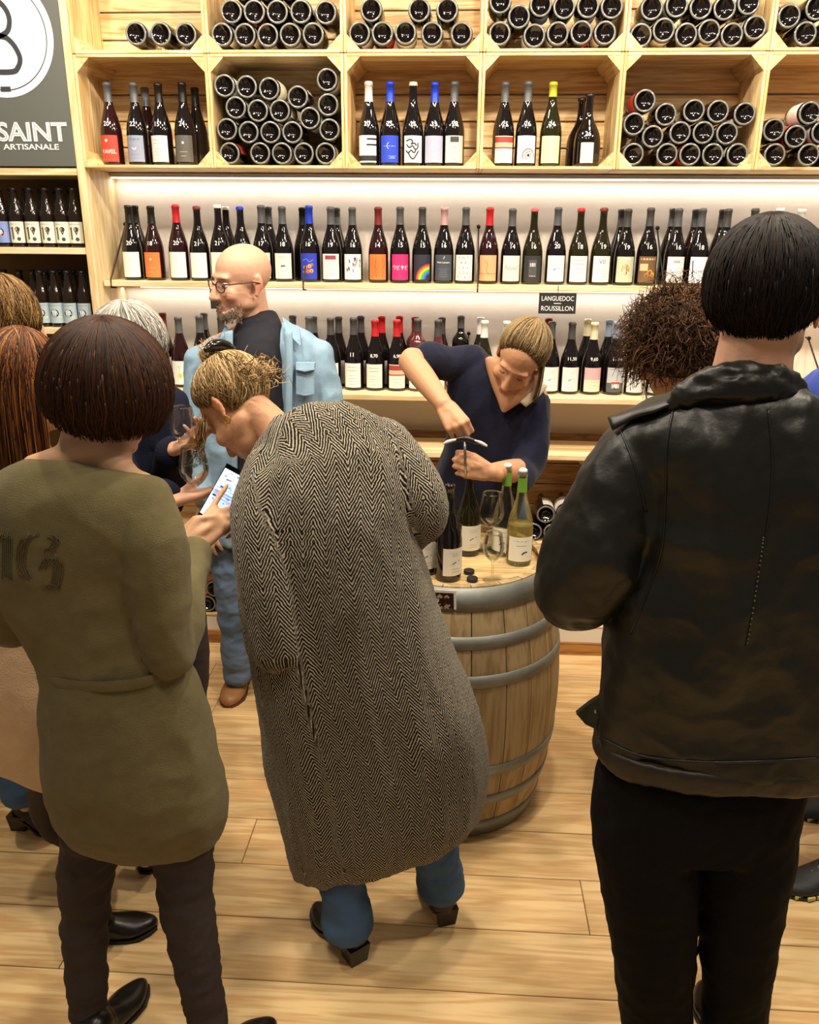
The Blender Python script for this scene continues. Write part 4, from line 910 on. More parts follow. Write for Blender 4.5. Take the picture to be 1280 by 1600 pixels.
def head_parts(C, M, s=1.0, jaw=1.0, nose=1.0):
    E = lambda c, r: ellip(M @ (Vector(c)*s) + C, tuple(q*s for q in r), M, 3)
    Cp = lambda p, q, a, b: capsule(M @ (Vector(p)*s)+C, M @ (Vector(q)*s)+C, a*s, b*s)
    P = [E((0, -.014, .038), (.076, .097, .084)), E((0, .030, -.030), (.063, .064, .084)), E((0, .040, -.080), (.050*jaw, .048, .036)),
         E((0, .074, -.100), (.024*jaw, .020, .019)), Cp((0, .088, .012), (0, .108*nose, -.034), .0085, .0125), E((0, .109*nose, -.036), (.0145, .013, .0115)),
         E((.011, .099, -.040), (.008, .010, .008)), E((-.011, .099, -.040), (.008, .010, .008)), E((0, .074, .026), (.054, .018, .013)),
         E((.040, .062, -.030), (.024, .024, .024)), E((-.040, .062, -.030), (.024, .024, .024)),
         E((0, .0905, -.068), (.023, .0095, .0052)), E((0, .0885, -.0785), (.020, .0095, .0062)),
         E((.046, .012, -.058), (.016, .045, .026)), E((-.046, .012, -.058), (.016, .045, .026))]
    for sx in (-1, 1):
        P.append(E((sx*.077, -.018, -.010), (.006, .014, .028))); P.append(E((sx*.083, -.030, .002), (.005, .007, .022))); P.append(E((sx*.079, -.022, .020), (.006, .012, .007))); P.append(E((sx*.076, -.012, -.034), (.006, .009, .010)))
    return P
def sculpt_head(me, C, M, s=1.0, mouth=1):
    """press in the eye sockets and the parting of the lips"""
    Mt = M.transposed()
    for v in me.vertices:
        q = (Mt @ (v.co-C))/s
        if q.length > .16: continue
        for sx in (-1, 1):
            d = sqrt(((q.x-sx*.031)/.017)**2+((q.z-.004)/.0115)**2)
            if d < 1.6 and q.y > .05: v.co -= M @ Vector((0, 1, 0))*(.0075*s*math.exp(-d*d*1.1))
        if mouth and abs(q.x) < .027 and q.y > .07:
            d = (q.z+.0735)/.0026; v.co -= M @ Vector((0, 1, 0))*(.004*s*math.exp(-d*d)*(1-abs(q.x)/.027))
    me.update()
def hand_parts(W, d, palm, side, curl, size=1.0, spread=.12, thumb=(.5, .6), fist=False):
    """W wrist, d towards the fingers, palm the way the palm faces, side +1 thumb to the figure's right of d seen from the back of the hand
    curl: bend of each finger (index..little) as three angles"""
    d = Vector(d).normalized(); n = Vector(palm); n = (n-d*n.dot(d)).normalized(); s = d.cross(n)*side
    W = Vector(W); P = []; L = size
    base = []
    for i in range(4):
        off = (1.5-i)*.0205*L; k = W + d*((.090, .093, .089, .080)[i]*L) + s*off - n*(.004*abs(i-1.2)*-1)*L
        base.append(k); P.append(capsule(W + d*.012*L + s*off*.62, k, .0155*L, .0118*L, flat_=.95))
    P.append(capsule(W + d*.03*L + s*.012*L, W + d*.07*L + s*.006*L, .017*L, .017*L)); P.append(capsule(W + d*.03*L - s*.014*L + n*.004*L, W + d*.066*L - s*.02*L + n*.004*L, .016*L, .014*L))
    P.append(capsule(W - d*.03*L, W + d*.02*L, .0245*L, .024*L, flat_=.8, nrm=n))
    tips = []
    for i in range(4):
        ph = [(.043, .027, .022), (.048, .031, .023), (.044, .028, .022), (.035, .021, .020)][i]; rr = [(.0095, .0086, .0078, .0066), (.0098, .0088, .008, .0068), (.0094, .0084, .0076, .0066), (.0085, .0074, .0066, .0058)][i]
        ang = 0; p = base[i]; sp = (1.5-i)*spread
        for j in range(3):
            ang += curl[i][j]; dirv = (d*cos(ang)*cos(sp) + n*sin(ang) + s*sin(sp)*cos(ang)).normalized()
            q = p + dirv*ph[j]*L; P.append(capsule(p, q, rr[j]*L, rr[j+1]*L, seg=10)); p = q
        tips.append(p)
    # thumb leaves the side of the palm near its base
    t0 = W + d*.022*L + s*.022*L + n*.006*L; a, b = thumb
    v1 = (d*cos(a)*.75 + s*sin(a)*1.0 + n*.35).normalized(); t1 = t0 + v1*.045*L
    v2 = (v1*cos(b) + (d*.6 - s*.5 + n*.55).normalized()*sin(b)).normalized(); t2 = t1 + v2*.034*L
    v3 = (v2*cos(b*.7) + (-s*.6 + n*.5 + d*.3).normalized()*sin(b*.7)).normalized(); t3 = t2 + v3*.026*L
    P += [capsule(t0, t1, .0155*L, .0118*L), capsule(t1, t2, .0112*L, .0100*L, seg=10), capsule(t2, t3, .0100*L, .0078*L, seg=10)]
    return P
OPEN = [(.15, .2, .15)]*4; LOOSE = [(.35, .5, .35)]*4; FIST = [(1.35, 1.6, 1.0)]*4
POINT = [(.12, .12, .1), (1.2, 1.5, .9), (1.3, 1.5, .9), (1.3, 1.5, .9)]
def trunk(neck, sh, hip, depth=.2, w=1.0):
    """chest and belly from the neck, two shoulders and two hips"""
    nk = Vector(neck); a, b = Vector(sh[0]), Vector(sh[1]); c, d = Vector(hip[0]), Vector(hip[1]); S = (a+b)/2; H = (c+d)/2
    rings = [(nk.lerp(a, .30), nk.lerp(b, .30), depth*.5), (a.lerp(S, .22), b.lerp(S, .22), depth*.8)]
    for t, k, dp in ((.3, .30, 1.0), (.55, .36, .95), (.78, .34, .95), (1.0, .1, 1.05)):
        p, q = a.lerp(c, t), b.lerp(d, t); m = (p+q)/2; rings.append((p.lerp(m, k*.5), q.lerp(m, k*.5), depth*dp))
    rings.append((c.lerp(H, .2)-(S-H)*.16, d.lerp(H, .2)-(S-H)*.16, depth*.7))
    V, Fc, _ = loft(rings, 4, 24); return V, Fc
def strands(paths, rad, mats, name='hair', seg=3, taper=.35):
    parts = []; rn = random.Random(11)
    for p in paths:
        n = len(p); V, Fc = tube(p, [rad*(1-(1-taper)*(k/(n-1))**2) for k in range(n)], seg); parts.append((V, Fc, rn.randrange(len(mats))))
    V, Fc, fm = merge(parts); return mesh_of(name, V, Fc, mats, fm)
def hair_mats(name, cols, rough=.42):
    return [mat('%s_hair_%s' % (name, c.strip('#')), c, .58, spec=.22) for c in cols]
def jitter(rn, s): return Vector((rn.uniform(-s, s), rn.uniform(-s, s), rn.uniform(-s, s)))
def cap_paths(C, M, R, crown, phis, th0, th1, n, steps=9, rn=None, wave=0, lift=.004, hang=0, flick=0, embed=0):
    """locks combed from the crown over an ellipsoid; th1(phi) where they end; hang: length that falls free after that"""
    rn = rn or random.Random(5); out = []
    cz = Vector(crown).normalized(); cx = cz.orthogonal().normalized(); ref = Vector((1, 0, 0)); cx = (ref-cz*ref.dot(cz)).normalized(); cy = cz.cross(cx)
    for _ in range(n):
        ph = rn.uniform(*phis); a0 = th0*rn.uniform(.2, 1.6) if rn.random() < .7 else rn.uniform(th0, th1(ph)*.75); a1 = th1(ph)*rn.uniform(.91, 1.04); lf = 1+lift*rn.uniform(-.5, 3)
        w = rn.uniform(0, 6.28); pts = []
        for k in range(steps):
            t = k/(steps-1); th = a0+(a1-a0)*t; pp = ph + wave*sin(w+t*7)*t
            v = cz*cos(th) + (cx*cos(pp)+cy*sin(pp))*sin(th); q = Vector((v.x*R[0], v.y*R[1], v.z*R[2]))*lf*(1 - flick*max(0, t-.75)*rn.uniform(.5, 1.5) - embed*max(0, (th/th1(ph)-.6)/.4)**2)
            pts.append(C + M @ q)
        if hang:
            L = hang(ph) if callable(hang) else hang; dv = (pts[-1]-pts[-2]).normalized(); p = pts[-1]
            for k in range(1, 8):
                dv = (dv*.55 + Vector((rn.uniform(-.06, .06), rn.uniform(-.06, .06), -1))*.45).normalized(); p = p + dv*L/7*rn.uniform(.9, 1.05); pts.append(p)
        out.append(pts)
    return out
def shell(C, M, R, k=.97, sub=3): return ellip(C, tuple(q*k for q in R), M, sub)
SHOE_BLACK = mat('black_leather_shoe', '#181310', .3, spec=.5, bump=.2, bscale=60)
def shoe_parts(heel, toe, w=.092, h=.075, ankle=None, heel_h=.0, point=.5):
    """foot-shaped upper from heel to toe; heel_h lifts the heel on a block"""
    h0, t0 = Vector(heel), Vector(toe); d = (t0-h0); L = d.length; d.normalize(); s = d.cross(Vector((0, 0, 1))).normalized(); up_ = Vector((0, 0, 1))
    rings = []
    for t, ww, hh in ((.0, .30, .55), (.05, .58, .82), (.18, .70, 1.0), (.36, .78, .95), (.55, .95, .70), (.72, 1.0, .52), (.88, .80-.25*point, .42), (.96, .52-.25*point, .34), (1.0, .2, .2)):
        z0 = heel_h*max(0, 1-t/.62); b0 = .008 + z0; p = h0 + d*L*t; hw = w/2*ww; top = b0+h*hh
        rings.append([p - s*hw + up_*(b0+(top-b0)*.35), p + s*hw + up_*(b0+(top-b0)*.35), b0, top])
    V, Fc = [], []; seg = 16
    S = spline([[*r[0], *r[1], r[2], r[3]] for r in rings], 3)
    for q in S:
        L_, R_ = Vector(q[:3]), Vector(q[3:6]); c = (L_+R_)/2; a = (R_-L_)/2; z0, z1 = q[6], q[7]
        for i in range(seg):
            an = 2*pi*i/seg; zc = c.z; y = sin(an); v = c + a*cos(an); v.z = zc + (z1-zc)*y if y > 0 else zc + (zc-z0)*(-1 if y < -.5 else y*1.6 if y > -.625 else -1)
            V.append(v)
    for k in range(len(S)-1):
        for i in range(seg): j = (i+1) % seg; Fc.append((k*seg+i, k*seg+j, (k+1)*seg+j, (k+1)*seg+i))
    Fc.append(tuple(range(seg))[::-1]); Fc.append(tuple((len(S)-1)*seg+i for i in range(seg)))
    P = [(V, Fc)]
    if ankle is not None: P.append(capsule(h0 + d*L*.22 + up_*(h*.8+heel_h), ankle, .045, .044))
    return P
def sole_mesh(heel, toe, w, m, heel_h=0, th=.010):
    h0, t0 = Vector(heel), Vector(toe); d = t0-h0; L = d.length; d.normalize(); s = d.cross(Vector((0, 0, 1))).normalized(); V = []; Fc = []
    st = [(-.01, .35), (.05, .66), (.2, .72), (.4, .74), (.6, .98), (.76, 1.02), (.9, .72), (.985, .36)]
    for t, ww in st:
        z0 = heel_h*max(0, 1-t/.62); p = h0+d*L*t
        for sx in (-1, 1):
            for z in (z0, z0+th): V.append(p + s*sx*w/2*ww + Vector((0, 0, z)))
    for k in range(len(st)-1):
        a, b = 4*k, 4*k+4; Fc += [(a, b, b+1, a+1), (a+2, a+3, b+3, b+2), (a+1, b+1, b+3, a+3), (a, a+2, b+2, b)]
    Fc += [(0, 1, 3, 2), (4*len(st)-4, 4*len(st)-2, 4*len(st)-1, 4*len(st)-3)]
    if heel_h > .02:
        n = len(V); c = h0 + d*L*.10
        for z, k in ((0, .8), (heel_h+.002, 1.0)): V += [c + d*x*.030*k + s*y*w*.36*k + Vector((0, 0, z)) for x, y in ((-1, -1), (1, -1), (1, 1), (-1, 1))]
        Fc += [(n, n+3, n+2, n+1), (n+4, n+5, n+6, n+7)] + [(n+i, n+(i+1) % 4, n+4+(i+1) % 4, n+4+i) for i in range(4)]
    return mesh_of('sole', V, Fc, m, smooth=False)
def add_shoe(par, heel, toe, m, w=.092, h=.075, ankle=None, heel_h=0, point=.5, sole=None, name='shoe', voxel=.006):
    me = fuse(shoe_parts(heel, toe, w, h, ankle, heel_h, point), voxel, 4, m, name); o = ob(name, me, par)
    ob('sole', sole_mesh(heel, toe, w, sole or mat('black_sole', '#141210', .6), heel_h), o); return o
def person(label, loc=(0, 0, 0)):
    return empty('person', (0, 0, 0), label=label, cat='person')
def base_of(e, p):
    """put the person's Empty on the floor under the figure without moving its parts"""
    p = Vector((p[0], p[1], 0)); e.location = p
    for c in e.children: c.location = c.location - p
# ------------------------------------------------------------------ fabrics
def herringbone():
    m = bpy.data.materials.new('herringbone_tweed'); m.use_nodes = True; nt = m.node_tree; N = nt.nodes; L = nt.links; b = N['Principled BSDF']
    b.inputs['Roughness'].default_value = .95; b.inputs['Specular IOR Level'].default_value = .1; b.inputs['Sheen Weight'].default_value = .15
    a = N.new('ShaderNodeAttribute'); a.attribute_name = 'cloth'; sx = N.new('ShaderNodeSeparateXYZ')
    nz = N.new('ShaderNodeTexNoise'); nz.inputs['Scale'].default_value = 45; tc = N.new('ShaderNodeTexCoord'); L.new(tc.outputs['Object'], nz.inputs['Vector'])
    off = N.new('ShaderNodeVectorMath'); off.operation = 'SCALE'; off.inputs['Scale'].default_value = .0022; L.new(nz.outputs['Color'], off.inputs[0])
    ad = N.new('ShaderNodeVectorMath'); ad.operation = 'ADD'; L.new(a.outputs['Vector'], ad.inputs[0]); L.new(off.outputs[0], ad.inputs[1]); L.new(ad.outputs[0], sx.inputs[0])
    def mth(op, i0, v1=None, i1=None):
        q = N.new('ShaderNodeMath'); q.operation = op; L.new(i0, q.inputs[0])
        if i1 is not None: L.new(i1, q.inputs[1])
        elif v1 is not None: q.inputs[1].default_value = v1
        return q.outputs[0]
    zig = mth('PINGPONG', sx.outputs['X'], .024)
    ph = mth('ADD', mth('MULTIPLY', sx.outputs['Y'], 1/.0108), None, mth('MULTIPLY', zig, 1.75/.0108))
    st = mth('SINE', mth('MULTIPLY', ph, 2*pi))
    n2 = N.new('ShaderNodeTexNoise'); n2.inputs['Scale'].default_value = 260; L.new(tc.outputs['Object'], n2.inputs['Vector'])
    f = mth('ADD', mth('MULTIPLY', st, .5), None, mth('MULTIPLY', n2.outputs['Fac'], 1.0))
    r = N.new('ShaderNodeValToRGB'); e = r.color_ramp.elements; e[0].position = .46; e[1].position = .98; e[0].color = (*lin('#120F0C'), 1); e[1].color = (*lin('#B9AF99'), 1)
    L.new(f, r.inputs['Fac']); L.new(r.outputs['Color'], b.inputs['Base Color'])
    bp = N.new('ShaderNodeBump'); bp.inputs['Strength'].default_value = .4; bp.inputs['Distance'].default_value = .003; L.new(f, bp.inputs['Height']); L.new(bp.outputs['Normal'], b.inputs['Normal'])
    return m
TWEED = herringbone()
OLIVE = mat('olive_knit', '#6A6142', .92, spec=.15, bump=.5, bscale=420, var=.08, vscale=30, sheen=.1)
LEATHER = mat('black_leather', '#141511', .40, spec=.45, bump=.55, bscale=26, var=.30, vscale=9)
LEATHER2 = mat('brown_black_leather', '#2A231A', .45, spec=.4, bump=.4, bscale=40, var=.2, vscale=9)
BLACKCLOTH = mat('black_cloth', '#0C0B0A', .85, spec=.15, bump=.3, bscale=120)
DARKGREY = mat('dark_grey_stretch', '#3C3432', .85, spec=.2, bump=.3, bscale=200)
DENIM = mat('light_denim', '#8DAAC0', .85, spec=.2, bump=.4, bscale=300, var=.14, vscale=14)
JEANS = mat('blue_jeans', '#46607F', .85, spec=.2, bump=.4, bscale=300, var=.22, vscale=9)
FADED = mat('faded_jeans', '#5E7088', .85, spec=.2, bump=.4, bscale=300, var=.3, vscale=7)
NAVY = mat('navy_jersey', '#12152B', .8, spec=.2, bump=.3, bscale=160, sheen=.1)
NAVYCOAT = mat('navy_wool', '#171B2C', .9, spec=.15, bump=.3, bscale=200)
BEIGE = mat('beige_wool', '#CDB291', .95, spec=.1, bump=.5, bscale=200, var=.06, vscale=20, sheen=.1)
WINE_RED = mat('wine_red_wool', '#5A1716', .9, spec=.1)
GOLD = mat('gold', '#E0B04A', .22, metal=1)
SK1, SK2, SK3 = skin_mat('skin_warm', '#CFA17E'), skin_mat('skin_fair', '#D3A387'), skin_mat('skin_tan', '#C4936F')
def wp(*p): return at(*p)
def cap_shell(C, M, R, crown, th1, k=.96, nph=40, nth=12, soft=0):
    cz = Vector(crown).normalized(); ref = Vector((1, 0, 0)); cx = (ref-cz*ref.dot(cz)).normalized(); cy = cz.cross(cx); V, Fc = [], []
    rows = [(i/nth, k*(1-soft*(i/nth)**6)) for i in range(1, nth+1)] + [(.985, k*.86), (.93, k*.72)]
    V.append(C + M @ Vector((cz.x*R[0]*k, cz.y*R[1]*k, cz.z*R[2]*k)))
    for t, kk in rows:
        for j in range(nph):
            ph = 2*pi*j/nph; th = th1(ph)*t; v = cz*cos(th)+(cx*cos(ph)+cy*sin(ph))*sin(th); V.append(C + M @ Vector((v.x*R[0]*kk, v.y*R[1]*kk, v.z*R[2]*kk)))
    for j in range(nph): Fc.append((0, 1+j, 1+(j+1) % nph))
    for i in range(len(rows)-1):
        for j in range(nph): j2 = (j+1) % nph; Fc.append((1+i*nph+j, 1+(i+1)*nph+j, 1+(i+1)*nph+j2, 1+i*nph+j2))
    return V, Fc
def hair_obj(par, shellVF, paths, rad, mats, name='hair', seg=3):
    parts = [(shellVF[0], shellVF[1], 0)] if shellVF else []; rn = random.Random(11)
    for p in paths:
        n = len(p); V, Fc = tube(p, [rad*(1-.65*(k/(n-1))**2) for k in range(n)], seg); parts.append((V, Fc, rn.randrange(len(mats))))
    V, Fc, fm = merge(parts); return ob(name, mesh_of(name, V, Fc, mats, fm), par)
def legs_parts(hipL, hipR, kneeL, kneeR, anL, anR, r=(.085, .060, .042)):
    P = [limb([hipL, Vector(hipL).lerp(Vector(kneeL), .5), kneeL, anL], [r[0], (r[0]+r[1])/2, r[1], r[2]]), limb([hipR, Vector(hipR).lerp(Vector(kneeR), .5), kneeR, anR], [r[0], (r[0]+r[1])/2, r[1], r[2]])]
    return P
def body_fig(par, head, M, s, neck, sh, el, wr, hip, kn, an, skin, hands=(None, None), spots=(), voxel=.007, depth=.18, neck_r=.052, extra=(), jaw=1.0, arm=(.042, .034, .026)):
    P = head_parts(head, M, s, jaw)
    P.append(limb([head + M @ Vector((0, -.03, -.03)), head.lerp(neck, .6) + (M @ Vector((0, -.012, 0))), neck + Vector((0, 0, -.03))], [neck_r*.95, neck_r, neck_r*1.25]))
    P.append(trunk(neck, sh, hip, depth))
    for i in (0, 1):
        P.append(limb([neck + Vector((0, 0, -.015)), neck.lerp(sh[i], .55), sh[i]], [.05, .043, arm[0]]))
        P.append(limb([sh[i], sh[i].lerp(el[i], .5), el[i]], [arm[0], arm[0]*.95, arm[1]*1.05])); P.append(limb([el[i], el[i].lerp(wr[i], .4), wr[i]], [arm[1]*1.05, arm[1]*1.05, arm[2]]))
        P.append(limb([hip[i], hip[i].lerp(kn[i], .5), kn[i]], [.055, .046, .034])); P.append(limb([kn[i], kn[i].lerp(an[i], .35), an[i]], [.034, .034, .026])); P.append(capsule(an[i], an[i]+Vector((0, 0, -.04)), .025, .024))
        if hands[i]: P += hands[i]
        else: P += hand_parts(wr[i], wr[i]-el[i], Vector((0, 0, -1)) if abs((wr[i]-el[i]).normalized().z) < .8 else Vector((0, 1, 0)), 1 if i else -1, LOOSE)
    P += list(extra)
    me = fuse(P, voxel, 3, skin, 'body'); sculpt_head(me, head, M, s)
    lip = (head + M @ (Vector((0, .092, -.073))*s), (.026*s, .016*s, .0105*s, M), (.82, .50, .46), .75)
    base = [lip]
    for sx in (-1, 1):
        base.append((head + M @ (Vector((sx*.042, .075, -.035))*s), .026*s, (1.0, .80, .74), .5))
        base.append((head + M @ (Vector((sx*.032, .088, .024))*s), (.020*s, .02*s, .0042*s, M), (.42, .32, .24), .8))
        base.append((head + M @ (Vector((sx*.084, -.02, -.01))*s), .026*s, (1.05, .72, .64), .6))
    paint(me, base + list(spots)); return ob('body', me, par)
def eyes(par, C, M, s, closed=False):
    for sx in (-1, 1):
        c = C + M @ (Vector((sx*.031, .0735, .003))*s)
        if closed:
            V, Fc = tube([c + M @ (Vector((x*.012, .0085-abs(x)*.004, -.004-.003*(1-x*x)))*s) for x in (-1, -.6, -.2, .2, .6, 1)], .0012*s, 5); ob('eyelash', mesh_of('eyelash', V, Fc, mat('lash', '#3A2418', .8)), par)
        else:
            ob('eye', mesh_of('eye', *ellip(c, .0112*s), mat('eye_white', '#D8CFC4', .2)), par); ob('iris', mesh_of('iris', *ellip(c + M @ Vector((0, .0072*s, -.0015*s)), .0056*s), mat('iris_brown', '#3A2A20', .15)), par)

# ================================================================== person: woman with bob in olive dress
e = person('woman in olive knit dress with dark brown bob seen from behind')
H = wp(172, 606, 1.52); M = frame((.30, .85, -.45), (.06, .40, .9))
neck = wp(128, 738, 1.475); sh = (wp(12, 768, 1.45), wp(222, 772, 1.46)); el = (wp(8, 972, 1.45), wp(266, 1030, 1.43)); wr = (wp(276, 862, 1.70), wp(307, 850, 1.72))
hip = (wp(148, 1150, 1.46), wp(270, 1150, 1.46)); kn = (wp(132, 1405, 1.45), wp(294, 1430, 1.42)); an = (wp(140, 1590, 1.42), wp(328, 1612, 1.37))
hl = hand_parts(wr[0], wp(300, 820, 1.75)-wr[0], (.75, .6, .2), -1, [(.9, 1.1, .7)]*4, .92, thumb=(.2, .5))
hr_ = hand_parts(wr[1], wp(350, 796, 1.79)-wr[1], (.2, .75, -.45), 1, [(.05, .10, .1), (.75, 1.3, .8), (.95, 1.4, .9), (1.0, 1.4, .9)], .95, thumb=(.15, .4))
body_fig(e, H, M, .96, neck, sh, el, wr, hip, kn, an, SK1, (hl, hr_), voxel=.0055, depth=.15, neck_r=.050, extra=[limb([wp(170, 668, 1.49), wp(120, 712, 1.45), wp(50, 733, 1.44)], [.040, .034, .026]), limb([wp(170, 680, 1.49), wp(180, 728, 1.46), wp(200, 745, 1.45)], [.040, .034, .026])])
rings = [(wp(46, 724, 1.45), wp(205, 740, 1.46), .075), (wp(6, 738, 1.445), wp(238, 752, 1.455), .14), (wp(-18, 776, 1.44), wp(250, 790, 1.45), .19), (wp(-12, 850, 1.44), wp(240, 860, 1.45), .205), (wp(12, 930, 1.44), wp(240, 938, 1.45), .20), (wp(46, 992, 1.44), wp(258, 1000, 1.45), .185),
         (wp(72, 1042, 1.44), wp(288, 1046, 1.45), .19), (wp(68, 1110, 1.44), wp(315, 1105, 1.45), .235), (wp(77, 1190, 1.44), wp(336, 1190, 1.45), .25), (wp(92, 1255, 1.44), wp(351, 1262, 1.45), .235), (wp(104, 1282, 1.45), wp(343, 1306, 1.46), .175)]
V, Fc, UV = loft(rings, 6, 48, fold=lambda an_, t: (.018*sin(an_*5+t*5)*max(0, t-.6)*2 + .010*sin(an_*9+t*9)*(t > .5)), power=2.2)
P = [(V, Fc), limb([wp(2, 772, 1.445), wp(-6, 860, 1.44), wp(6, 968, 1.45), wp(70, 940, 1.58)], [.056, .054, .050, .042]),
     limb([wp(218, 776, 1.455), wp(238, 850, 1.42), wp(252, 950, 1.41), wp(266, 1028, 1.415)], [.056, .058, .056, .046]), limb([wp(266, 1025, 1.42), wp(282, 960, 1.52), wp(296, 900, 1.62), wp(303, 862, 1.69)], [.048, .046, .040, .034])]
me = fuse(P, .007, 5, OLIVE, 'dress'); crumple(me, .0075, 5, (1, 1, .8), .0008, 60); ob('dress', me, e)
# belt tied at the waist, and the open-work knit letters across the back
def ring_band(rg, h, m, nm, par, grow=.004, seg=48):
    L, R, d = rg; L, R = Vector(L), Vector(R); a = (R-L)/2; c = (L+R)/2; t = Vector((0, 0, 1)); b = a.cross(t).normalized()*(d/2); V = []; k = 1+grow/a.length; kb = 1+grow/(d/2)
    for dz in (-h/2, -h/4, h/4, h/2):
        for i in range(seg):
            an_ = 2*pi*i/seg; x, y = cos(an_), sin(an_); f = (abs(x)**2.2+abs(y)**2.2)**(-1/2.2); q = 1 if abs(dz) < h/3 else .985
            V.append(c + a*x*f*k*q + b*y*f*kb*q + t*dz)
    Fc = [(r*seg+i, r*seg+(i+1) % seg, (r+1)*seg+(i+1) % seg, (r+1)*seg+i) for r in range(3) for i in range(seg)]
    return ob(nm, mesh_of(nm, V, Fc, m), par)
ring_band((wp(74, 1030, 1.44), wp(280, 1034, 1.45), .195), .024, OLIVE, 'belt', e, .007)
KNIT = mat('open_work_knit', '#5B5134', .95, bump=.5, bscale=300)
dress_me = me
def on_back(px, py):
    """where the dress's back lies, seen along the knit's front-back direction"""
    p = wp(px, py, 1.45); best = None
    from mathutils.bvhtree import BVHTree
    global _dbv
    try: _dbv
    except NameError: _dbv = BVHTree.FromPolygons([v.co for v in dress_me.vertices], [list(q.vertices) for q in dress_me.polygons])
    h = _dbv.ray_cast(Vector((p.x, .5, p.z)), Vector((0, 1, 0)), 3); return h[0] + Vector((0, -.0015, 0)) if h[0] else p
lt = []
for pth, n in (([(12, 800), (26, 815), (30, 838), (24, 858)], 4), ([(10, 806), (9, 835)], 3), ([(57, 806), (57, 838), (58, 870)], 6), ([(44, 814), (50, 808)], 3), ([(100, 803), (84, 818), (80, 845), (90, 868)], 5), ([(124, 805), (132, 815), (120, 828)], 4), ([(112, 852), (124, 838), (134, 852), (128, 882), (117, 878)], 5)):
    for k in range(n):
        dx = (k-n/2)*3.4; lt.append([on_back(x+dx, y+random.uniform(-3, 3)) for x, y in spline(pth, 4)])
ob('knit_lettering', strands(lt, .0011, [KNIT], 'knit_lettering', 4, 1), e)
me = fuse(legs_parts(wp(150, 1240, 1.46), wp(280, 1240, 1.46), kn[0], kn[1], wp(139, 1585, 1.42), wp(327, 1606, 1.37), (.070, .054, .038)) + [capsule(wp(150, 1240, 1.46), wp(280, 1240, 1.46), .07, .07)], .008, 4, DARKGREY, 'trousers'); crumple(me, .006, 8, (1, 1, 2.0)); ob('trousers', me, e)
add_shoe(e, onz(132, 1660, 0), onz(228, 1538, 0), SHOE_BLACK, .085, .07, wp(140, 1600, 1.425)); add_shoe(e, onz(315, 1690, 0), onz(432, 1602, 0), SHOE_BLACK, .085, .07, wp(328, 1620, 1.37))
ob('undershirt', mesh_of('undershirt', *loft([(wp(128, 738, 1.455), wp(198, 741, 1.455), .05), (wp(140, 731, 1.465), wp(190, 733, 1.465), .045), (wp(150, 724, 1.475), wp(178, 722, 1.475), .03)], 4, 24)[:2], mat('black_top', '#121318', .8)), e)
C = wp(167, 604, 1.50); R = (.1185, .122, .127); MH = Matrix.Rotation(radians(4), 3, 'Y'); HM = hair_mats('bob', ['#1E0F0A', '#2A140B', '#38200F', '#46260F'])
th = lambda ph: radians(116+9*cos(ph)+3*sin(3*ph))
cr = (.02, -.12, 1)
hair_obj(e, cap_shell(C, MH, R, cr, th), cap_paths(C, MH, R, cr, (0, 2*pi), .12, th, 2600, 10, wave=.05, lift=.010), .0019, HM)

# ================================================================== person: woman in herringbone coat
e = person('blonde woman in long herringbone coat leaning over a phone')
H = wp(372, 640, 1.965); M = frame((-.42, .15, -.9), (-.62, .48, .5))
neck = wp(452, 690, 1.90); sh = (wp(425, 730, 1.84), wp(600, 700, 1.88)); el = (wp(415, 900, 1.74), wp(655, 812, 1.86)); wr = (wp(450, 1030, 1.72), wp(560, 830, 2.08))
hip = (wp(510, 1020, 1.76), wp(630, 1010, 1.78)); kn = (wp(535, 1290, 1.74), wp(672, 1240, 1.80)); an = (wp(548, 1470, 1.69), wp(688, 1415, 1.83))
body_fig(e, H, M, .98, neck, sh, el, wr, hip, kn, an, SK3, (None, None), voxel=.0065, depth=.17, neck_r=.045)
ra = [(wp(432, 672, 1.90), wp(500, 655, 1.90), .10), (wp(412, 700, 1.86), wp(580, 652, 1.88), .17), (wp(396, 735, 1.83), wp(632, 700, 1.87), .24), (wp(388, 790, 1.80), wp(645, 755, 1.85), .28), (wp(388, 850, 1.78), wp(645, 825, 1.82), .29), (wp(390, 930, 1.77), wp(668, 905, 1.80), .29), (wp(393, 1020, 1.76), wp(702, 1000, 1.79), .29), (wp(408, 1110, 1.755), wp(735, 1095, 1.79), .30), (wp(428, 1210, 1.75), wp(757, 1185, 1.79), .30), (wp(450, 1300, 1.745), wp(753, 1248, 1.79), .285), (wp(466, 1362, 1.745), wp(742, 1285, 1.79), .20)]
def coat_fold(an_, t): return (.028*sin(an_*6+1.0) + .018*sin(an_*11+t*2))*max(0, t-.35)*1.3 + (-.05*math.exp(-((an_-4.95)/.10)**2)*max(0, t-.55)*2.2)
V1, F1, U1 = loft(ra, 6, 64, coat_fold, 2.3)
V2, F2 = limb([wp(432, 726, 1.815), wp(415, 800, 1.75), wp(424, 900, 1.70), wp(440, 1010, 1.68)], [.062, .072, .074, .070], 20)
V3, F3 = limb([wp(596, 690, 1.865), wp(632, 745, 1.83), wp(655, 800, 1.82), wp(640, 832, 1.90)], [.060, .064, .060, .050], 20)
def tube_uv(V, seg, r=.07):
    out = []; acc = 0; n = len(V)//seg; cs = [sum((Vector(V[k*seg+i]) for i in range(seg)), Vector())/seg for k in range(n)]
    for k in range(n):
        if k: acc += (cs[k]-cs[k-1]).length
        out += [(i*2*pi*r/seg, acc) for i in range(seg)]
    return out
me = fuse([(V1, F1), (V2, F2), (V3, F3)], .0065, 5, TWEED, 'coat'); crumple(me, .0095, 4.2, (1.5, 1, .35), .0016, 90)
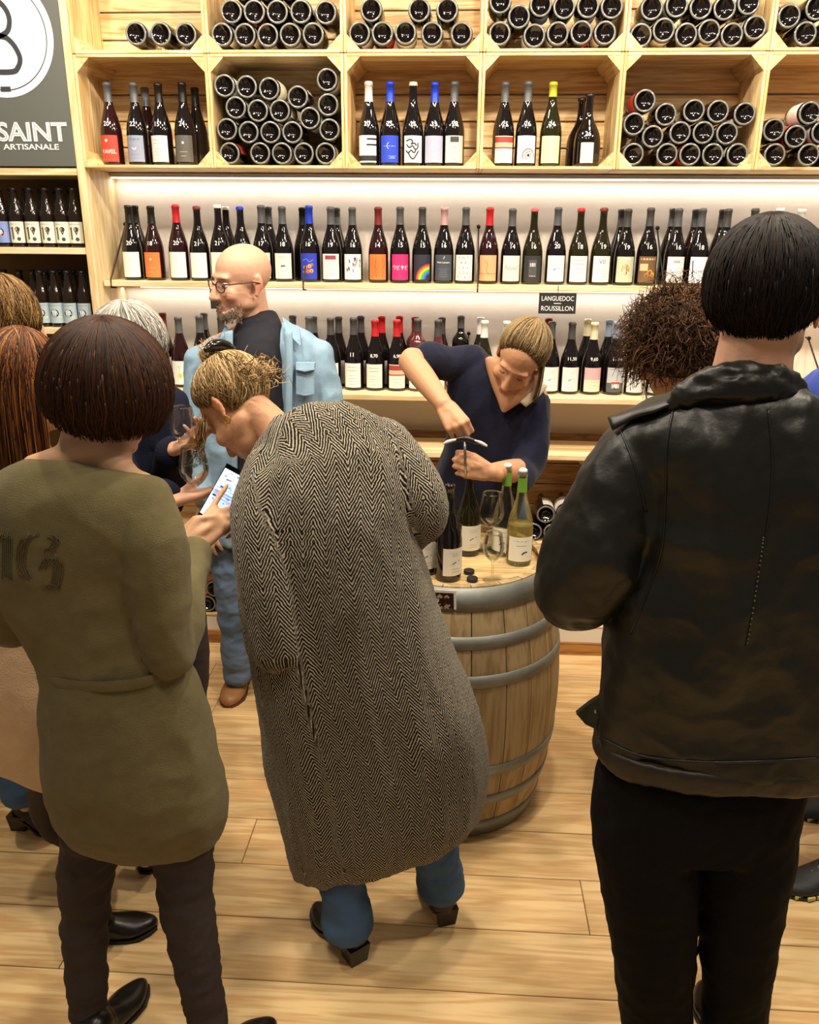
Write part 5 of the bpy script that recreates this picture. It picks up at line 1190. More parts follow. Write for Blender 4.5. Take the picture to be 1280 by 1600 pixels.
cloth_along(me, [loft_axis(ra, 6), limb_axis([wp(432, 726, 1.815), wp(415, 800, 1.75), wp(424, 900, 1.70), wp(440, 1010, 1.68)], [.062, .072, .074, .070]), limb_axis([wp(596, 690, 1.865), wp(632, 745, 1.83), wp(655, 800, 1.82), wp(640, 832, 1.90)], [.060, .064, .060, .050])]); ob('coat', me, e)
cv = [wp(*p) for p in ((398, 716, 1.83), (420, 690, 1.86), (450, 664, 1.885), (490, 648, 1.90), (530, 648, 1.90))]
me = fuse([limb(cv, [.016, .024, .028, .028, .018])], .006, 3, TWEED, 'collar'); cloth_along(me, [limb_axis(cv, [.016, .024, .028, .028, .018])]); ob('collar', me, e)
# fuzz of the wool standing off the shoulders
me = fuse([limb([wp(530, 1250, 1.745), wp(532, 1330, 1.735), wp(538, 1400, 1.71), wp(545, 1446, 1.69)], [.062, .060, .060, .066]), limb([wp(655, 1200, 1.79), wp(670, 1280, 1.80), wp(684, 1340, 1.815), wp(689, 1384, 1.825)], [.062, .060, .058, .062]), capsule(hip[0], hip[1], .09, .09)], .008, 4, JEANS, 'jeans'); crumple(me, .006, 8, (1, 1, 1.5)); ob('jeans', me, e)
BOOT = mat('dark_brown_boot', '#241A15', .35, spec=.5)
add_shoe(e, onz(562, 1506, 0), onz(492, 1418, 0), BOOT, .085, .065, wp(548, 1462, 1.70), .055, sole=BOOT, name='boot'); add_shoe(e, onz(698, 1444, 0), onz(668, 1370, 0), BOOT, .085, .065, wp(690, 1405, 1.83), .055, sole=BOOT, name='boot')
C = H + M @ Vector((0, -.014, .038)); R = (.088, .110, .098); HM = hair_mats('blonde', ['#7A5E38', '#957648', '#B09468', '#5E4424', '#C8AE80'])
bun = (0, -.50, .86); th = lambda ph: radians(88+10*cos(ph*2)) if True else 0
def th2(ph):
    # phi measured round the bun: front hairline, ears and nape end at different places
    return radians(104 - 38*sin(ph))
P = cap_paths(C, M, R, bun, (0, 2*pi), .10, th2, 1700, 11, wave=.16, lift=.018, rn=random.Random(21), embed=.13)
rn = random.Random(8); bc = C + M @ Vector((0, -.055, .098))
for k in range(260):
    a = rn.uniform(0, 6.28); r0 = rn.uniform(.01, .036); ax = M @ Vector((cos(a), -.3*sin(a), sin(a)*.5)).normalized(); a2 = (M @ Vector((-sin(a), .3, cos(a)))).normalized()
    P.append([bc + ax*r0*cos(t*.8) + a2*r0*sin(t*.8) + M @ Vector((0, -.006, .010))*sin(t) + jitter(rn, .003) for t in range(0, 6)])
for k in range(34):
    p = bc + jitter(rn, .02); dv = (M @ Vector((rn.uniform(-.5, .5), -.5, 1))).normalized(); P.append([p + dv*t*rn.uniform(.008, .012) + jitter(rn, .002) for t in range(5)])
fr = C + M @ Vector((-.070, .055, -.01))
for k in range(26):
    p = fr + jitter(rn, .010); P.append([p + Vector((-.010*t*rn.uniform(.2, .7), .002*t, -.016*t)) + jitter(rn, .0015) for t in range(8)])
np_ = C + M @ Vector((.0, -.10, -.02))
for k in range(120):
    p = np_ + M @ Vector((rn.uniform(-.05, .06), rn.uniform(-.01, .02), rn.uniform(-.06, .03))); P.append([p + Vector((.014*t*rn.uniform(.3, 1), -.002*t, .010*t*rn.uniform(-.6, 1))) + jitter(rn, .003) for t in range(4)])
hair_obj(e, cap_shell(C, M, R, bun, th2, .95, soft=.13), P, .0017, HM)
pc_ = [C + M @ Vector((x, -.078-.012*(1-(x/.05)**2), .083+.010*(1-(x/.05)**2))) for x in (-.048, -.03, -.01, .01, .03, .046)]
ob('hair_clip', fuse([limb(pc_, [.006, .013, .0155, .0155, .013, .007])], .003, 3, mat('black_plastic', '#0E0D0D', .15, spec=.6), 'hair_clip'), e)
er = H + M @ Vector((-.082, -.010, -.055)); ob('earring', mesh_of('earring', *tube([er + Vector((cos(t*.628)*.008, 0, sin(t*.628)*.0095)) for t in range(10)], .0016, 6, True), GOLD), e)

# ================================================================== person: bald man in denim shirt
e = person('bald bearded man in glasses and open light denim shirt')
H = wp(377, 441, 2.93); M = frame((-.74, -.66, -.10), (.03, -.05, 1)); s = 1.05
neck = wp(398, 512, 2.98); sh = (wp(485, 550, 3.0), wp(318, 556, 2.98)); el = (wp(508, 690, 3.0), wp(306, 690, 2.96)); wr = (wp(480, 790, 2.90), wp(318, 800, 2.88))
hip = (wp(455, 800, 3.0), wp(355, 800, 2.98)); kn = (wp(440, 915, 2.98), wp(362, 900, 2.95)); an = (wp(435, 1050, 3.02), wp(372, 1040, 2.97))
gb = (.62, .60, .58)
sp = [(H + M @ (Vector((0, .072, -.098))*s), (.042*s, .035*s, .028*s, M), (.78, .74, .68), .85), (H + M @ (Vector((.045, .045, -.085))*s), (.02*s, .035*s, .030*s, M), (.62, .52, .42), .7), (H + M @ (Vector((-.045, .045, -.085))*s), (.02*s, .035*s, .030*s, M), (.62, .52, .42), .7), (H + M @ (Vector((0, .098, -.058))*s), (.026*s, .012*s, .006*s, M), (.55, .40, .32), .9),
      (H + M @ (Vector((0, -.06, .0))*s), (.085*s, .07*s, .05*s, M), (.86, .80, .74), .5)]
body_fig(e, H, M, s, neck, sh, el, wr, hip, kn, an, SK2, (None, None), sp, .0055, .2, .058)
eyes(e, H, M, s)
rn = random.Random(3); P = []
for k in range(1300):
    a = rn.uniform(-1.5, 1.5); z = rn.uniform(-.118, -.052 - .028*cos(a)) if k % 6 else -.058+rn.uniform(-.004, .003); a = a if k % 6 else rn.uniform(-.35, .35); x = .060*sin(a)*(1-.25*max(0, (-.09-z)/.03)); y = .040+.052*cos(a)*(1-.2*max(0, (-.095-z)/.03))
    p = H + M @ (Vector((x, y, z))*s); dv = M @ Vector((x*2, y*1.2, -.10)); dv.normalize(); p = p - M @ Vector((0, .004, 0)); P.append([p, p+dv*.005+jitter(rn, .0015), p+dv*.010+jitter(rn, .002)])
ob('beard', strands(P, .0007, hair_mats('beard', ['#B4A898', '#8A7058', '#D4CCC0', '#6E5038']), 'beard'), e)
FR = mat('brown_frame', '#4A1F1C', .3); g = ob('glasses', None, e); g2 = None
def gl(v): return H + M @ (Vector(v)*s)
g.empty_display_size = .02
for sx in (-1, 1):
    rim = [gl((sx*.034+cos(t*.3927)*.024, .098-abs(sx*.034+cos(t*.3927)*.024)*.14, .000+sin(t*.3927)*.0185)) for t in range(16)]
    ob('rim', mesh_of('rim', *tube(rim, .0021, 6, True), FR), g); ob('lens', mesh_of('lens', rim, [tuple(range(16))], clear_glass('spectacle_lens', (.97, .97, .97), .5, .25)), g)
    ob('temple', mesh_of('temple', *tube([gl((sx*.057, .092, .010)), gl((sx*.074, .075, .010)), gl((sx*.083, .0, .009)), gl((sx*.084, -.03, .0))], .0024, 6), FR), g)
ob('bridge', mesh_of('bridge', *tube([gl((-.011, .098, .006)), gl((0, .101, .009)), gl((.011, .098, .006))], .002, 6), FR), g)
rings = [(wp(356, 520, 2.98), wp(446, 508, 2.99), .12), (wp(325, 534, 2.98), wp(480, 524, 2.99), .18), (wp(302, 562, 2.97), wp(508, 552, 3.0), .23), (wp(300, 620, 2.97), wp(512, 610, 3.0), .25), (wp(304, 700, 2.97), wp(512, 692, 3.0), .25), (wp(308, 780, 2.97), wp(500, 775, 3.0), .25), (wp(314, 838, 2.97), wp(490, 838, 3.0), .245)]
me = fuse([loft(rings, 5, 40)[:2], limb([wp(318, 560, 2.975), wp(312, 620, 2.96), wp(308, 690, 2.95), wp(318, 775, 2.88)], [.062, .062, .056, .045]), limb([wp(490, 552, 2.995), wp(508, 625, 2.99), wp(508, 690, 2.98), wp(484, 780, 2.90)], [.062, .062, .056, .045])], .008, 4, DENIM, 'shirt'); crumple(me, .010, 6, (1, 1, .8), .001, 70); ob('shirt', me, e)
TN = mat('dark_navy_rollneck', '#12131F', .85)
rings = [(wp(376, 506, 2.955), wp(430, 488, 2.985), .105), (wp(370, 514, 2.945), wp(436, 500, 2.975), .125), (wp(366, 528, 2.93), wp(443, 520, 2.955), .15), (wp(364, 560, 2.905), wp(445, 555, 2.925), .19), (wp(368, 620, 2.895), wp(445, 615, 2.91), .2), (wp(372, 700, 2.89), wp(446, 700, 2.905), .2), (wp(372, 790, 2.89), wp(446, 790, 2.905), .2)]
me = fuse([loft(rings, 5, 32)[:2]], .007, 3, TN, 'rollneck_jumper'); crumple(me, .003, 9); ob('rollneck_jumper', me, e)
for x0, x1, x2, x3 in ((352, 365, 360, 371), (446, 458, 446, 456)):
    V, Fc, _ = loft([(wp(x0-2, 520, 2.86), wp(x1-1, 516, 2.86), .016), (wp(x0, 560, 2.835), wp(x1, 560, 2.835), .014), (wp(x2, 650, 2.822), wp(x3, 650, 2.822), .014), (wp(x2, 800, 2.822), wp(x3, 800, 2.822), .014)], 4, 12)
    ob('placket', mesh_of('placket', V, Fc, DENIM), e)
for pts in (((352, 508, 2.90), (344, 528, 2.865), (354, 548, 2.85), (362, 525, 2.862)), ((441, 495, 2.925), (468, 514, 2.90), (470, 540, 2.868), (447, 520, 2.875))):
    q = [wp(*p) for p in pts]; V = q + [p + Vector((0, .010, -.002)) for p in q]
    ob('collar', mesh_of('collar', V, [(0, 1, 2, 3), (7, 6, 5, 4), (0, 4, 5, 1), (1, 5, 6, 2), (2, 6, 7, 3), (3, 7, 4, 0)], DENIM, smooth=False), e)
for (x0, y0, x1, y1) in ((463, 575, 491, 618), (463, 566, 492, 580)):
    q = [wp(x0, y0, 2.862), wp(x1, y0+1, 2.872), wp(x1, y1-3, 2.862), wp((x0+x1)/2, y1, 2.856), wp(x0, y1-3, 2.853)]; V = [p + Vector((0, -.004 if y1 > 600 else -.009, 0)) for p in q] + [p + Vector((0, .02, 0)) for p in q]
    ob('pocket' if y1 > 600 else 'pocket_flap', mesh_of('pocket', V, [(0, 4, 3, 2, 1)] + [(i, (i+1) % 5, 5+(i+1) % 5, 5+i) for i in range(5)], DENIM, smooth=False), e)
me = fuse(legs_parts(hip[1], hip[0], kn[1], kn[0], wp(372, 1056, 2.96), wp(437, 1062, 3.02), (.098, .068, .054)) + [capsule(hip[0], hip[1], .10, .10)], .008, 4, FADED, 'jeans'); crumple(me, .007, 8, (1, 1, 1.5)); ob('jeans', me, e)
TANL = mat('tan_leather', '#96673A', .5, bump=.3, bscale=40, var=.15, vscale=20)
LACE = mat('dark_lace', '#3A2416', .8)
for hp, tp, anp in ((onz(385, 1052, 0), onz(358, 1103, 0), wp(374, 1040, 2.97)), (onz(440, 1058, 0), onz(470, 1098, 0), wp(436, 1048, 3.02))):
    d = (tp-hp).normalized(); tp = hp + d*.285
    so = add_shoe(e, hp, tp, TANL, .105, .095, anp, .008, 0, mat('brown_sole', '#5A3A22', .7), voxel=.006); sd = d.cross(Vector((0, 0, 1)))
    for k in range(4):
        t = .30+.085*k; p = hp + d*.285*t + Vector((0, 0, .108-.020*k)); w = .024+.002*k; V, Fc = tube([p - sd*w + Vector((0, 0, -.008)), p + Vector((0, 0, .003)), p + sd*w + Vector((0, 0, -.008))], .0026, 5); ob('lace', mesh_of('lace', V, Fc, LACE), so)

# ================================================================== person: woman uncorking
e = person('fair haired woman in navy top pulling a cork behind the barrel')
H = wp(812, 560, 2.66); M = frame((-.36, -.70, -.60), (.30, -.42, .85)); s = .96
neck = wp(812, 592, 2.76); sh = (wp(838, 622, 2.78), wp(700, 572, 2.78)); el = (wp(820, 735, 2.70), wp(640, 562, 2.66)); wr = (wp(765, 738, 2.44), wp(695, 634, 2.47))
hip = (wp(790, 830, 2.86), wp(710, 830, 2.86)); kn = (wp(785, 950, 2.84), wp(715, 950, 2.84)); an = (wp(785, 1075, 2.90), wp(715, 1075, 2.90))
hl = hand_parts(wr[0], (-.9, -.35, .32), (.0, .9, -.25), -1, [(1.0, 1.3, .8)]*4, .92, .05, thumb=(.35, .5))
hr_ = hand_parts(wr[1], wp(716, 664, 2.41)-wr[1], (.35, .45, -.8), 1, [(1.15, 1.5, .9)]*4, .95, .05, thumb=(.1, .7))
chest = loft([(wp(772, 560, 2.72), wp(838, 575, 2.72), .07), (wp(758, 560, 2.71), wp(850, 600, 2.71), .09), (wp(766, 596, 2.695), wp(838, 618, 2.695), .09), (wp(776, 622, 2.685), wp(812, 630, 2.685), .08), (wp(783, 642, 2.685), wp(790, 643, 2.685), .05)], 4, 20)
body_fig(e, H, M, s, neck, sh, el, wr, hip, kn, an, SK3, (hl, hr_), (), .005, .17, .046, extra=[chest[:2]], arm=(.044, .038, .027))
eyes(e, H, M, s, True)
rings = [(wp(745, 552, 2.80), wp(842, 598, 2.80), .10), (wp(712, 556, 2.79), wp(852, 622, 2.79), .15), (wp(702, 585, 2.78), wp(850, 650, 2.78), .165), (wp(703, 640, 2.78), wp(845, 690, 2.78), .175), (wp(694, 700, 2.80), wp(832, 730, 2.80), .20), (wp(678, 745, 2.82), wp(815, 775, 2.82), .21), (wp(668, 765, 2.83), wp(812, 800, 2.83), .20)]
V, Fc, _ = loft(rings, 5, 44, fold=lambda an_, t: .03*sin(an_*7)*max(0, t-.4)); P = [(V, Fc), limb([wp(742, 566, 2.78), wp(702, 566, 2.76), wp(662, 562, 2.69)], [.054, .056, .053]), limb([wp(834, 628, 2.77), wp(834, 680, 2.75), wp(818, 738, 2.70)], [.054, .056, .054]), limb([wp(820, 735, 2.70), wp(806, 748, 2.62)], [.052, .047])]
me = fuse(P, .0065, 4, NAVY, 'top'); crumple(me, .008, 7, (1, 1, .5)); 
def vneck(co):
    return co
ob('top', me, e)
me = fuse(legs_parts(hip[0], hip[1], kn[0], kn[1], an[0], an[1], (.09, .062, .045)) + [capsule(hip[0], hip[1], .095, .095), capsule(hip[0]+Vector((0, 0, .08)), hip[1]+Vector((0, 0, .08)), .085, .085)], .009, 4, FADED, 'jeans'); ob('jeans', me, e)
for i in (0, 1): add_shoe(e, Vector((an[i].x, an[i].y+.03, 0)), Vector((an[i].x, an[i].y-.21, 0)), SHOE_BLACK, .088, .07, an[i])
C = H + M @ (Vector((0, -.014, .038))*s); R = (.083, .104, .092); HM = hair_mats('ash_blonde', ['#5E4A2E', '#735C3A', '#8A744E', '#45341F', '#A08A62'])
bun = (0, -.75, .60); 
def th4(ph): return radians(97+18*cos(ph)**2+8*max(0, -sin(ph)))
P = cap_paths(C, M, R, bun, (0, 2*pi), .1, th4, 1300, 11, wave=.06, lift=.012, rn=random.Random(31), embed=.16); rn = random.Random(14)
lk = wp(848, 560, 2.66)
for k in range(40):
    p = lk + jitter(rn, .008); P.append([p + Vector((-.0018*t*t*.25+rn.uniform(-.001, .001), -.004*t, -.019*t)) for t in range(8)])
hair_obj(e, cap_shell(C, M, R, bun, th4, .95, soft=.15), P, .0016, HM)
ob('lace_trim', mesh_of('lace_trim', *loft([(wp(812, 628, 2.655), wp(822, 636, 2.655), .012), (wp(830, 612, 2.66), wp(842, 620, 2.66), .012), (wp(846, 596, 2.68), wp(856, 604, 2.68), .012)], 4, 10)[:2], mat('ivory_lace', '#D9CDB4', .8)), e)
# corkscrew in her hands
ck = empty('corkscrew', wp(728, 700, 2.405), label='corkscrew with dark wooden handle and pale ends in the navy woman\'s fists', cat='corkscrew')
def ckp(x, y, Y=2.405): return wp(x, y, Y)-ck.location
ob('screw', mesh_of('screw', *tube([ckp(728, 742), ckp(727, 715), ckp(726, 688)], .004, 8), mat('steel', '#B8B6B0', .25, metal=1)), ck)
ob('handle', fuse([limb([ckp(704, 690), ckp(726, 685), ckp(748, 692)], [.007, .009, .007])], .003, 3, mat('dark_handle', '#1E1512', .35), 'handle'), ck)
for q in ([(693, 694), (700, 690), (712, 687)], [(742, 688), (752, 692), (761, 697)]):
    ob('wing_tip', fuse([limb([ckp(*p, 2.39) for p in q], [.003, .0055, .004])], .003, 2, mat('pale_bone', '#DDD8CE', .3), 'wing_tip'), ck)
# ================================================================== person: man in leather jacket
e = person('dark haired man in black leather jacket seen from behind')
H = wp(1196, 470, 1.43); M = frame((.42, .90, -.10), (0, .08, 1)); s = 1.05
neck = wp(1168, 622, 1.41); sh = (wp(1000, 695, 1.42), wp(1335, 688, 1.44)); el = (wp(905, 925, 1.43), wp(1410, 900, 1.46)); wr = (wp(985, 890, 1.72), wp(1330, 900, 1.72))
hip = (wp(1020, 1180, 1.41), wp(1165, 1180, 1.42)); kn = (wp(1020, 1475, 1.40), wp(1152, 1475, 1.41)); an = (wp(1026, 1660, 1.44), wp(1146, 1660, 1.45))
body_fig(e, H, M, s, neck, sh, el, wr, hip, kn, an, SK2, (None, None), [(H + M @ Vector((.05, .05, -.09)), (.045, .06, .05, M), (.12, .08, .06), .9)], .0065, .2, .062)
rings = [(wp(1092, 600, 1.42), wp(1228, 594, 1.43), .125), (wp(1060, 628, 1.415), wp(1256, 618, 1.43), .16), (wp(1010, 652, 1.41), wp(1318, 642, 1.43), .19), (wp(975, 680, 1.41), wp(1362, 672, 1.43), .22), (wp(985, 750, 1.41), wp(1375, 742, 1.43), .255), (wp(985, 850, 1.41), wp(1378, 850, 1.43), .27), (wp(962, 950, 1.41), wp(1384, 950, 1.43), .27), (wp(946, 1050, 1.41), wp(1388, 1050, 1.43), .27), (wp(936, 1110, 1.41), wp(1390, 1112, 1.43), .268), (wp(934, 1146, 1.41), wp(1388, 1150, 1.43), .255), (wp(936, 1162, 1.41), wp(1380, 1166, 1.43), .24)]
V, Fc, _ = loft(rings, 6, 48, fold=lambda an_, t: .012*sin(an_*8+t*6)*max(0, t-.2), power=2.5)
P = [(V, Fc), limb([wp(1015, 690, 1.42), wp(985, 740, 1.41), wp(958, 810, 1.40), wp(918, 890, 1.40), wp(903, 928, 1.43)], [.058, .070, .074, .080, .068]), limb([wp(903, 926, 1.43), wp(930, 915, 1.55), wp(975, 895, 1.68)], [.066, .060, .048]),
     limb([wp(1330, 690, 1.43), wp(1372, 790, 1.43), wp(1405, 895, 1.45)], [.060, .072, .066]), limb([wp(1405, 893, 1.46), wp(1380, 900, 1.58), wp(1335, 900, 1.70)], [.064, .058, .048])]
me = fuse(P, .007, 4, LEATHER, 'leather_jacket'); crumple(me, .013, 4.6, (1, 1, .8), .0016, 45); jk = ob('leather_jacket', me, e)
from mathutils.bvhtree import BVHTree
jbv = BVHTree.FromPolygons([v.co for v in me.vertices], [list(q.vertices) for q in me.polygons])
def onj(px, py, out=.0):
    p = wp(px, py, 1.42); d = (p-EYE).normalized(); h = jbv.ray_cast(EYE, d, 4); return (h[0] + h[1]*out) if h[0] else p
def seam(pts, r, m, nm, par, n=6, out=.0005): 
    q = spline(pts, n); return ob(nm, mesh_of(nm, *tube([onj(x, y, out) for x, y in q], r, 6), m), par)
SEAM = mat('seam_piping', '#14140F', .4)
seam([(1052, 640), (1042, 700), (1040, 780), (1034, 860), (1010, 930), (985, 990)], .0022, SEAM, 'seam', e)
seam([(970, 672), (992, 730), (1010, 800)], .0020, SEAM, 'seam', e)
seam([(1200, 640), (1206, 700), (1206, 760), (1198, 830), (1186, 900), (1176, 960), (1166, 1010)], .0018, SEAM, 'seam', e)
ZP = mat('zip_teeth', '#6E6A54', .4, metal=.6)
for k in range(46):
    t = k/45; q = spline([(1193, 840), (1186, 890), (1177, 950), (1167, 1008)], 16); x, y = q[int(t*(len(q)-1))]
    ob('zip_tooth', mesh_of('zip_tooth', *ellip(onj(x, y, .0012), .0021, None, 1), ZP), e) if k % 2 == 0 else None
seam([(934, 1150), (1000, 1180), (1090, 1190), (1180, 1190), (1285, 1184)], .003, SEAM, 'seam', e)
# collar, epaulette, hem band, hanging belt tab
me = fuse([limb([wp(1052, 634, 1.36), wp(1078, 606, 1.355), wp(1130, 588, 1.35), wp(1190, 584, 1.355), wp(1232, 594, 1.37), wp(1262, 640, 1.40)], [.010, .015, .018, .018, .016, .011]), limb([wp(1080, 622, 1.36), wp(1150, 610, 1.345), wp(1200, 610, 1.35), wp(1245, 628, 1.385)], [.014, .020, .020, .014]), limb([wp(1066, 626, 1.35), wp(1140, 606, 1.335), wp(1210, 604, 1.345), wp(1250, 630, 1.38)], [.010, .014, .014, .010])], .005, 3, LEATHER, 'collar'); crumple(me, .004, 18, (1, 1, 2)); ob('collar', me, e)
ep = [(958, 660), (985, 642), (1020, 632), (1050, 624)]
V, Fc, _ = loft([(onj(950, 652, .010), onj(962, 678, .010), .012), (onj(985, 640, .012), onj(995, 660, .012), .012), (onj(1020, 632, .012), onj(1030, 650, .012), .012), (onj(1050, 622, .010), onj(1058, 636, .010), .010)], 4, 12)
ob('epaulette', mesh_of('epaulette', V, Fc, LEATHER), e)
rg = [(wp(931, 1146, 1.41), wp(1390, 1150, 1.43), .272), (wp(929, 1163, 1.41), wp(1388, 1167, 1.43), .270), (wp(933, 1180, 1.41), wp(1382, 1184, 1.43), .258)]
me = fuse([loft(rg, 4, 48, power=2.5)[:2]], .007, 2, LEATHER2, 'hem_band'); crumple(me, .003, 12); ob('hem_band', me, e)
q = [wp(*p) for p in ((940, 1088, 1.42), (921, 1100, 1.43), (901, 1116, 1.43), (915, 1132, 1.43), (932, 1140, 1.42))]; V = q + [p + Vector((0, .012, 0)) for p in q]
tb = ob('belt_tab', mesh_of('belt_tab', V, [(0, 1, 2, 3, 4), (9, 8, 7, 6, 5)] + [(i, 5+i, 5+(i+1) % 5, (i+1) % 5) for i in range(5)], LEATHER, smooth=False), e)
ob('snap', mesh_of('snap', *ellip(wp(931, 1112, 1.41), .004, None, 1), mat('steel', '#B8B6B0', .25, metal=1)), tb)
me = fuse([limb([wp(1020, 1200, 1.41), wp(1006, 1280, 1.405), wp(1012, 1370, 1.40), wp(1022, 1490, 1.40), wp(1026, 1640, 1.43)], [.090, .100, .098, .086, .072]), limb([wp(1160, 1200, 1.42), wp(1168, 1280, 1.415), wp(1162, 1370, 1.41), wp(1152, 1490, 1.41), wp(1146, 1640, 1.44)], [.090, .096, .090, .076, .066]), loft([(wp(938, 1190, 1.41), wp(1255, 1190, 1.42), .2), (wp(926, 1250, 1.41), wp(1252, 1250, 1.42), .22), (wp(930, 1310, 1.405), wp(1240, 1310, 1.415), .2)], 4, 32)[:2]], .008, 4, BLACKCLOTH, 'trousers'); crumple(me, .004, 8); ob('trousers', me, e)
for i in (0, 1): add_shoe(e, Vector((an[i].x, an[i].y-.05, 0)), Vector((an[i].x+(.05, -.02)[i], an[i].y+.20, 0)), SHOE_BLACK, .1, .08, an[i])
C = H + M @ (Vector((0, -.012, .036))*s) + Vector((0, 0, -.014)); R = (.095, .108, .108); HM = hair_mats('black', ['#120B08', '#1A100B', '#0C0807', '#24170E'])
cr = (0, -.1, 1)
def th5(ph):
    # phi -90 deg is the back of the head, +90 the brow
    sn = sin(ph); return radians(126 if sn < -.3 else 96 if sn < .35 else 62) if abs(sn) > 2 else radians(96 - 36*sn + (6 if sn < -.2 else 0))
hair_obj(e, cap_shell(C, M, R, cr, th5), cap_paths(C, M, R, cr, (0, 2*pi), .15, th5, 2400, 8, wave=.10, lift=.016, rn=random.Random(41)), .0018, HM)

# ================================================================== person: curly head beyond the leather jacket
def simple_person(label, Hd, M, s, neckp, shl, shr, elbows, wrists, hips, knees, ankles, skin, top_m, top_rings, leg_m, leg_r=(.09, .062, .045), hands=(None, None), sleeve=(.058, .056, .044), shoes=True, shoe_m=None, top_name='coat', fold=None, voxel=.0075, legs_name='trousers', neck_r=.05, shoe_dir=None, heel=0.0, sleeve_m=None):
    e = person(label)
    body_fig(e, Hd, M, s, neckp, (shl, shr), elbows, wrists, hips, knees, ankles, skin, hands, voxel=voxel, neck_r=neck_r, depth=.16)
    P = [loft(top_rings, 5, 36, fold)[:2]]
    for i, S in enumerate((shl, shr)): P.append(limb([S, S.lerp(elbows[i], .5), elbows[i]], [sleeve[0], sleeve[1], sleeve[1]*.95])); P.append(limb([elbows[i], elbows[i].lerp(wrists[i], .5), elbows[i].lerp(wrists[i], .92)], [sleeve[1]*.95, sleeve[1]*.85, sleeve[2]]))
    me = fuse(P, .009, 4, top_m, top_name); crumple(me, .006, 7, (1, 1, .6)); ob(top_name, me, e)
    me = fuse(legs_parts(hips[0], hips[1], knees[0], knees[1], ankles[0], ankles[1], leg_r) + [capsule(hips[0], hips[1], leg_r[0], leg_r[0])], .009, 4, leg_m, legs_name); crumple(me, .004, 9); ob(legs_name, me, e)
    if shoes:
        for i in (0, 1):
            d = Vector(shoe_dir[i]) if shoe_dir else Vector((M.col[1].x, M.col[1].y, 0)).normalized(); h = Vector((ankles[i].x, ankles[i].y, 0)) - d*.05
            add_shoe(e, h, h + d*.25, shoe_m or SHOE_BLACK, .09, .075, ankles[i], heel)
    return e
def stand(x, y, h, fx, fy, w=.17):
    """joints of someone standing at (x, y), h tall, facing (fx, fy)"""
    f = Vector((fx, fy, 0)).normalized(); r = Vector((f.y, -f.x, 0)); b = Vector((x, y, 0)); k = h/1.7
    J = {}
    J['head'] = b + f*.03 + Vector((0, 0, h-.125*k)); J['neck'] = b + Vector((0, 0, h-.28*k))
    for i, sg in ((0, -1), (1, 1)):
        J['sh%d' % i] = b + r*sg*w + Vector((0, 0, h-.32*k)); J['el%d' % i] = b + r*sg*(w+.04) - f*.02 + Vector((0, 0, h-.62*k)); J['wr%d' % i] = b + r*sg*(w-.02) + f*.2 + Vector((0, 0, h-.66*k))
        J['hip%d' % i] = b + r*sg*.085 + Vector((0, 0, .86*k)); J['kn%d' % i] = b + r*sg*.095 + f*.02 + Vector((0, 0, .46*k)); J['an%d' % i] = b + r*sg*.10 - f*.02 + Vector((0, 0, .09))
    J['f'] = f; J['r'] = r; J['b'] = b; J['k'] = k; return J
def std_top(J, w=.2, hem=.5, d=.24, flare=0):
    b, r, k = J['b'], J['r'], J['k']; zn = J['neck'].z; out = []
    for z, ww, dd in ((zn+.035, .075, .13), (zn+.012, .14, .18), (zn-.07, w*1.04, .22), (zn-.25, w*1.02, d), (zn-.45, w*.95, d*.95), (zn-.62, w*1.0, d), ((zn-.62+hem)/2, w*(1.05+flare*.5), d*1.05), (hem, w*(1.05+flare), d*1.02)):
        c = Vector((b.x, b.y, z)); out.append((c-r*ww, c+r*ww, dd))
    return out
h6 = wp(1052, 538, 2.06); J = stand(h6.x+.20, 2.18, 1.70, -.55, .6)
e = simple_person('person with wild curly brown hair behind the leather jacketed man', h6, frame((-.62, .55, -.55), (-.30, .40, .85)), .98, J['neck']+Vector((-.08, -.03, .02)), J['sh0'], J['sh1'], (J['el0'], J['el1']), (J['wr0'], J['wr1']), (J['hip0'], J['hip1']), (J['kn0'], J['kn1']), (J['an0'], J['an1']), SK3, mat('charcoal_jumper', '#23211F', .9), std_top(J, .19, .75, .22), BLACKCLOTH)
HM = hair_mats('curly', ['#24150B', '#352011', '#4A2E18', '#6A4826']); rn = random.Random(77); P = []
C = h6 + Vector((.0, -.005, .01)); R = (.104, .112, .118)
for k in range(2600):
    v = Vector((rn.gauss(0, 1), rn.gauss(0, 1), rn.gauss(.25, 1))).normalized()
    if v.z < -.62: continue
    if v.x > .35 and v.z < -.45: continue
    p = C + Vector((v.x*R[0], v.y*R[1], v.z*R[2]))*rn.uniform(.88, 1.0); tg = v.cross(Vector((rn.uniform(-1, 1), rn.uniform(-1, 1), rn.uniform(-1, 1)))).normalized(); bn = v.cross(tg)
    r0 = rn.uniform(.006, .018); L = rn.uniform(.006, .016); a0 = rn.uniform(0, 6.28); dn = Vector((0, 0, -.004))
    P.append([p + v*L*t*.55 + tg*r0*cos(a0+t*.75) + bn*r0*sin(a0+t*.75)*.7 + dn*t*rn.uniform(.2, 1.2) for t in range(7)])
for k in range(70):
    a = rn.uniform(1.2, 3.6); v = Vector((cos(a), -.2+rn.uniform(-.3, .3), sin(a))).normalized(); p = C + Vector((v.x*R[0], v.y*R[1], v.z*R[2])); tg = Vector((-v.z, 0, v.x)); P.append([p + v*(.012*t) + tg*(.004*t*t*rn.uniform(-.5, .6)) + jitter(rn, .003) for t in range(5)])
hair_obj(e, shell(C, Matrix.Identity(3), (R[0], R[1], R[2]*.93), .92), P, .0013, HM)

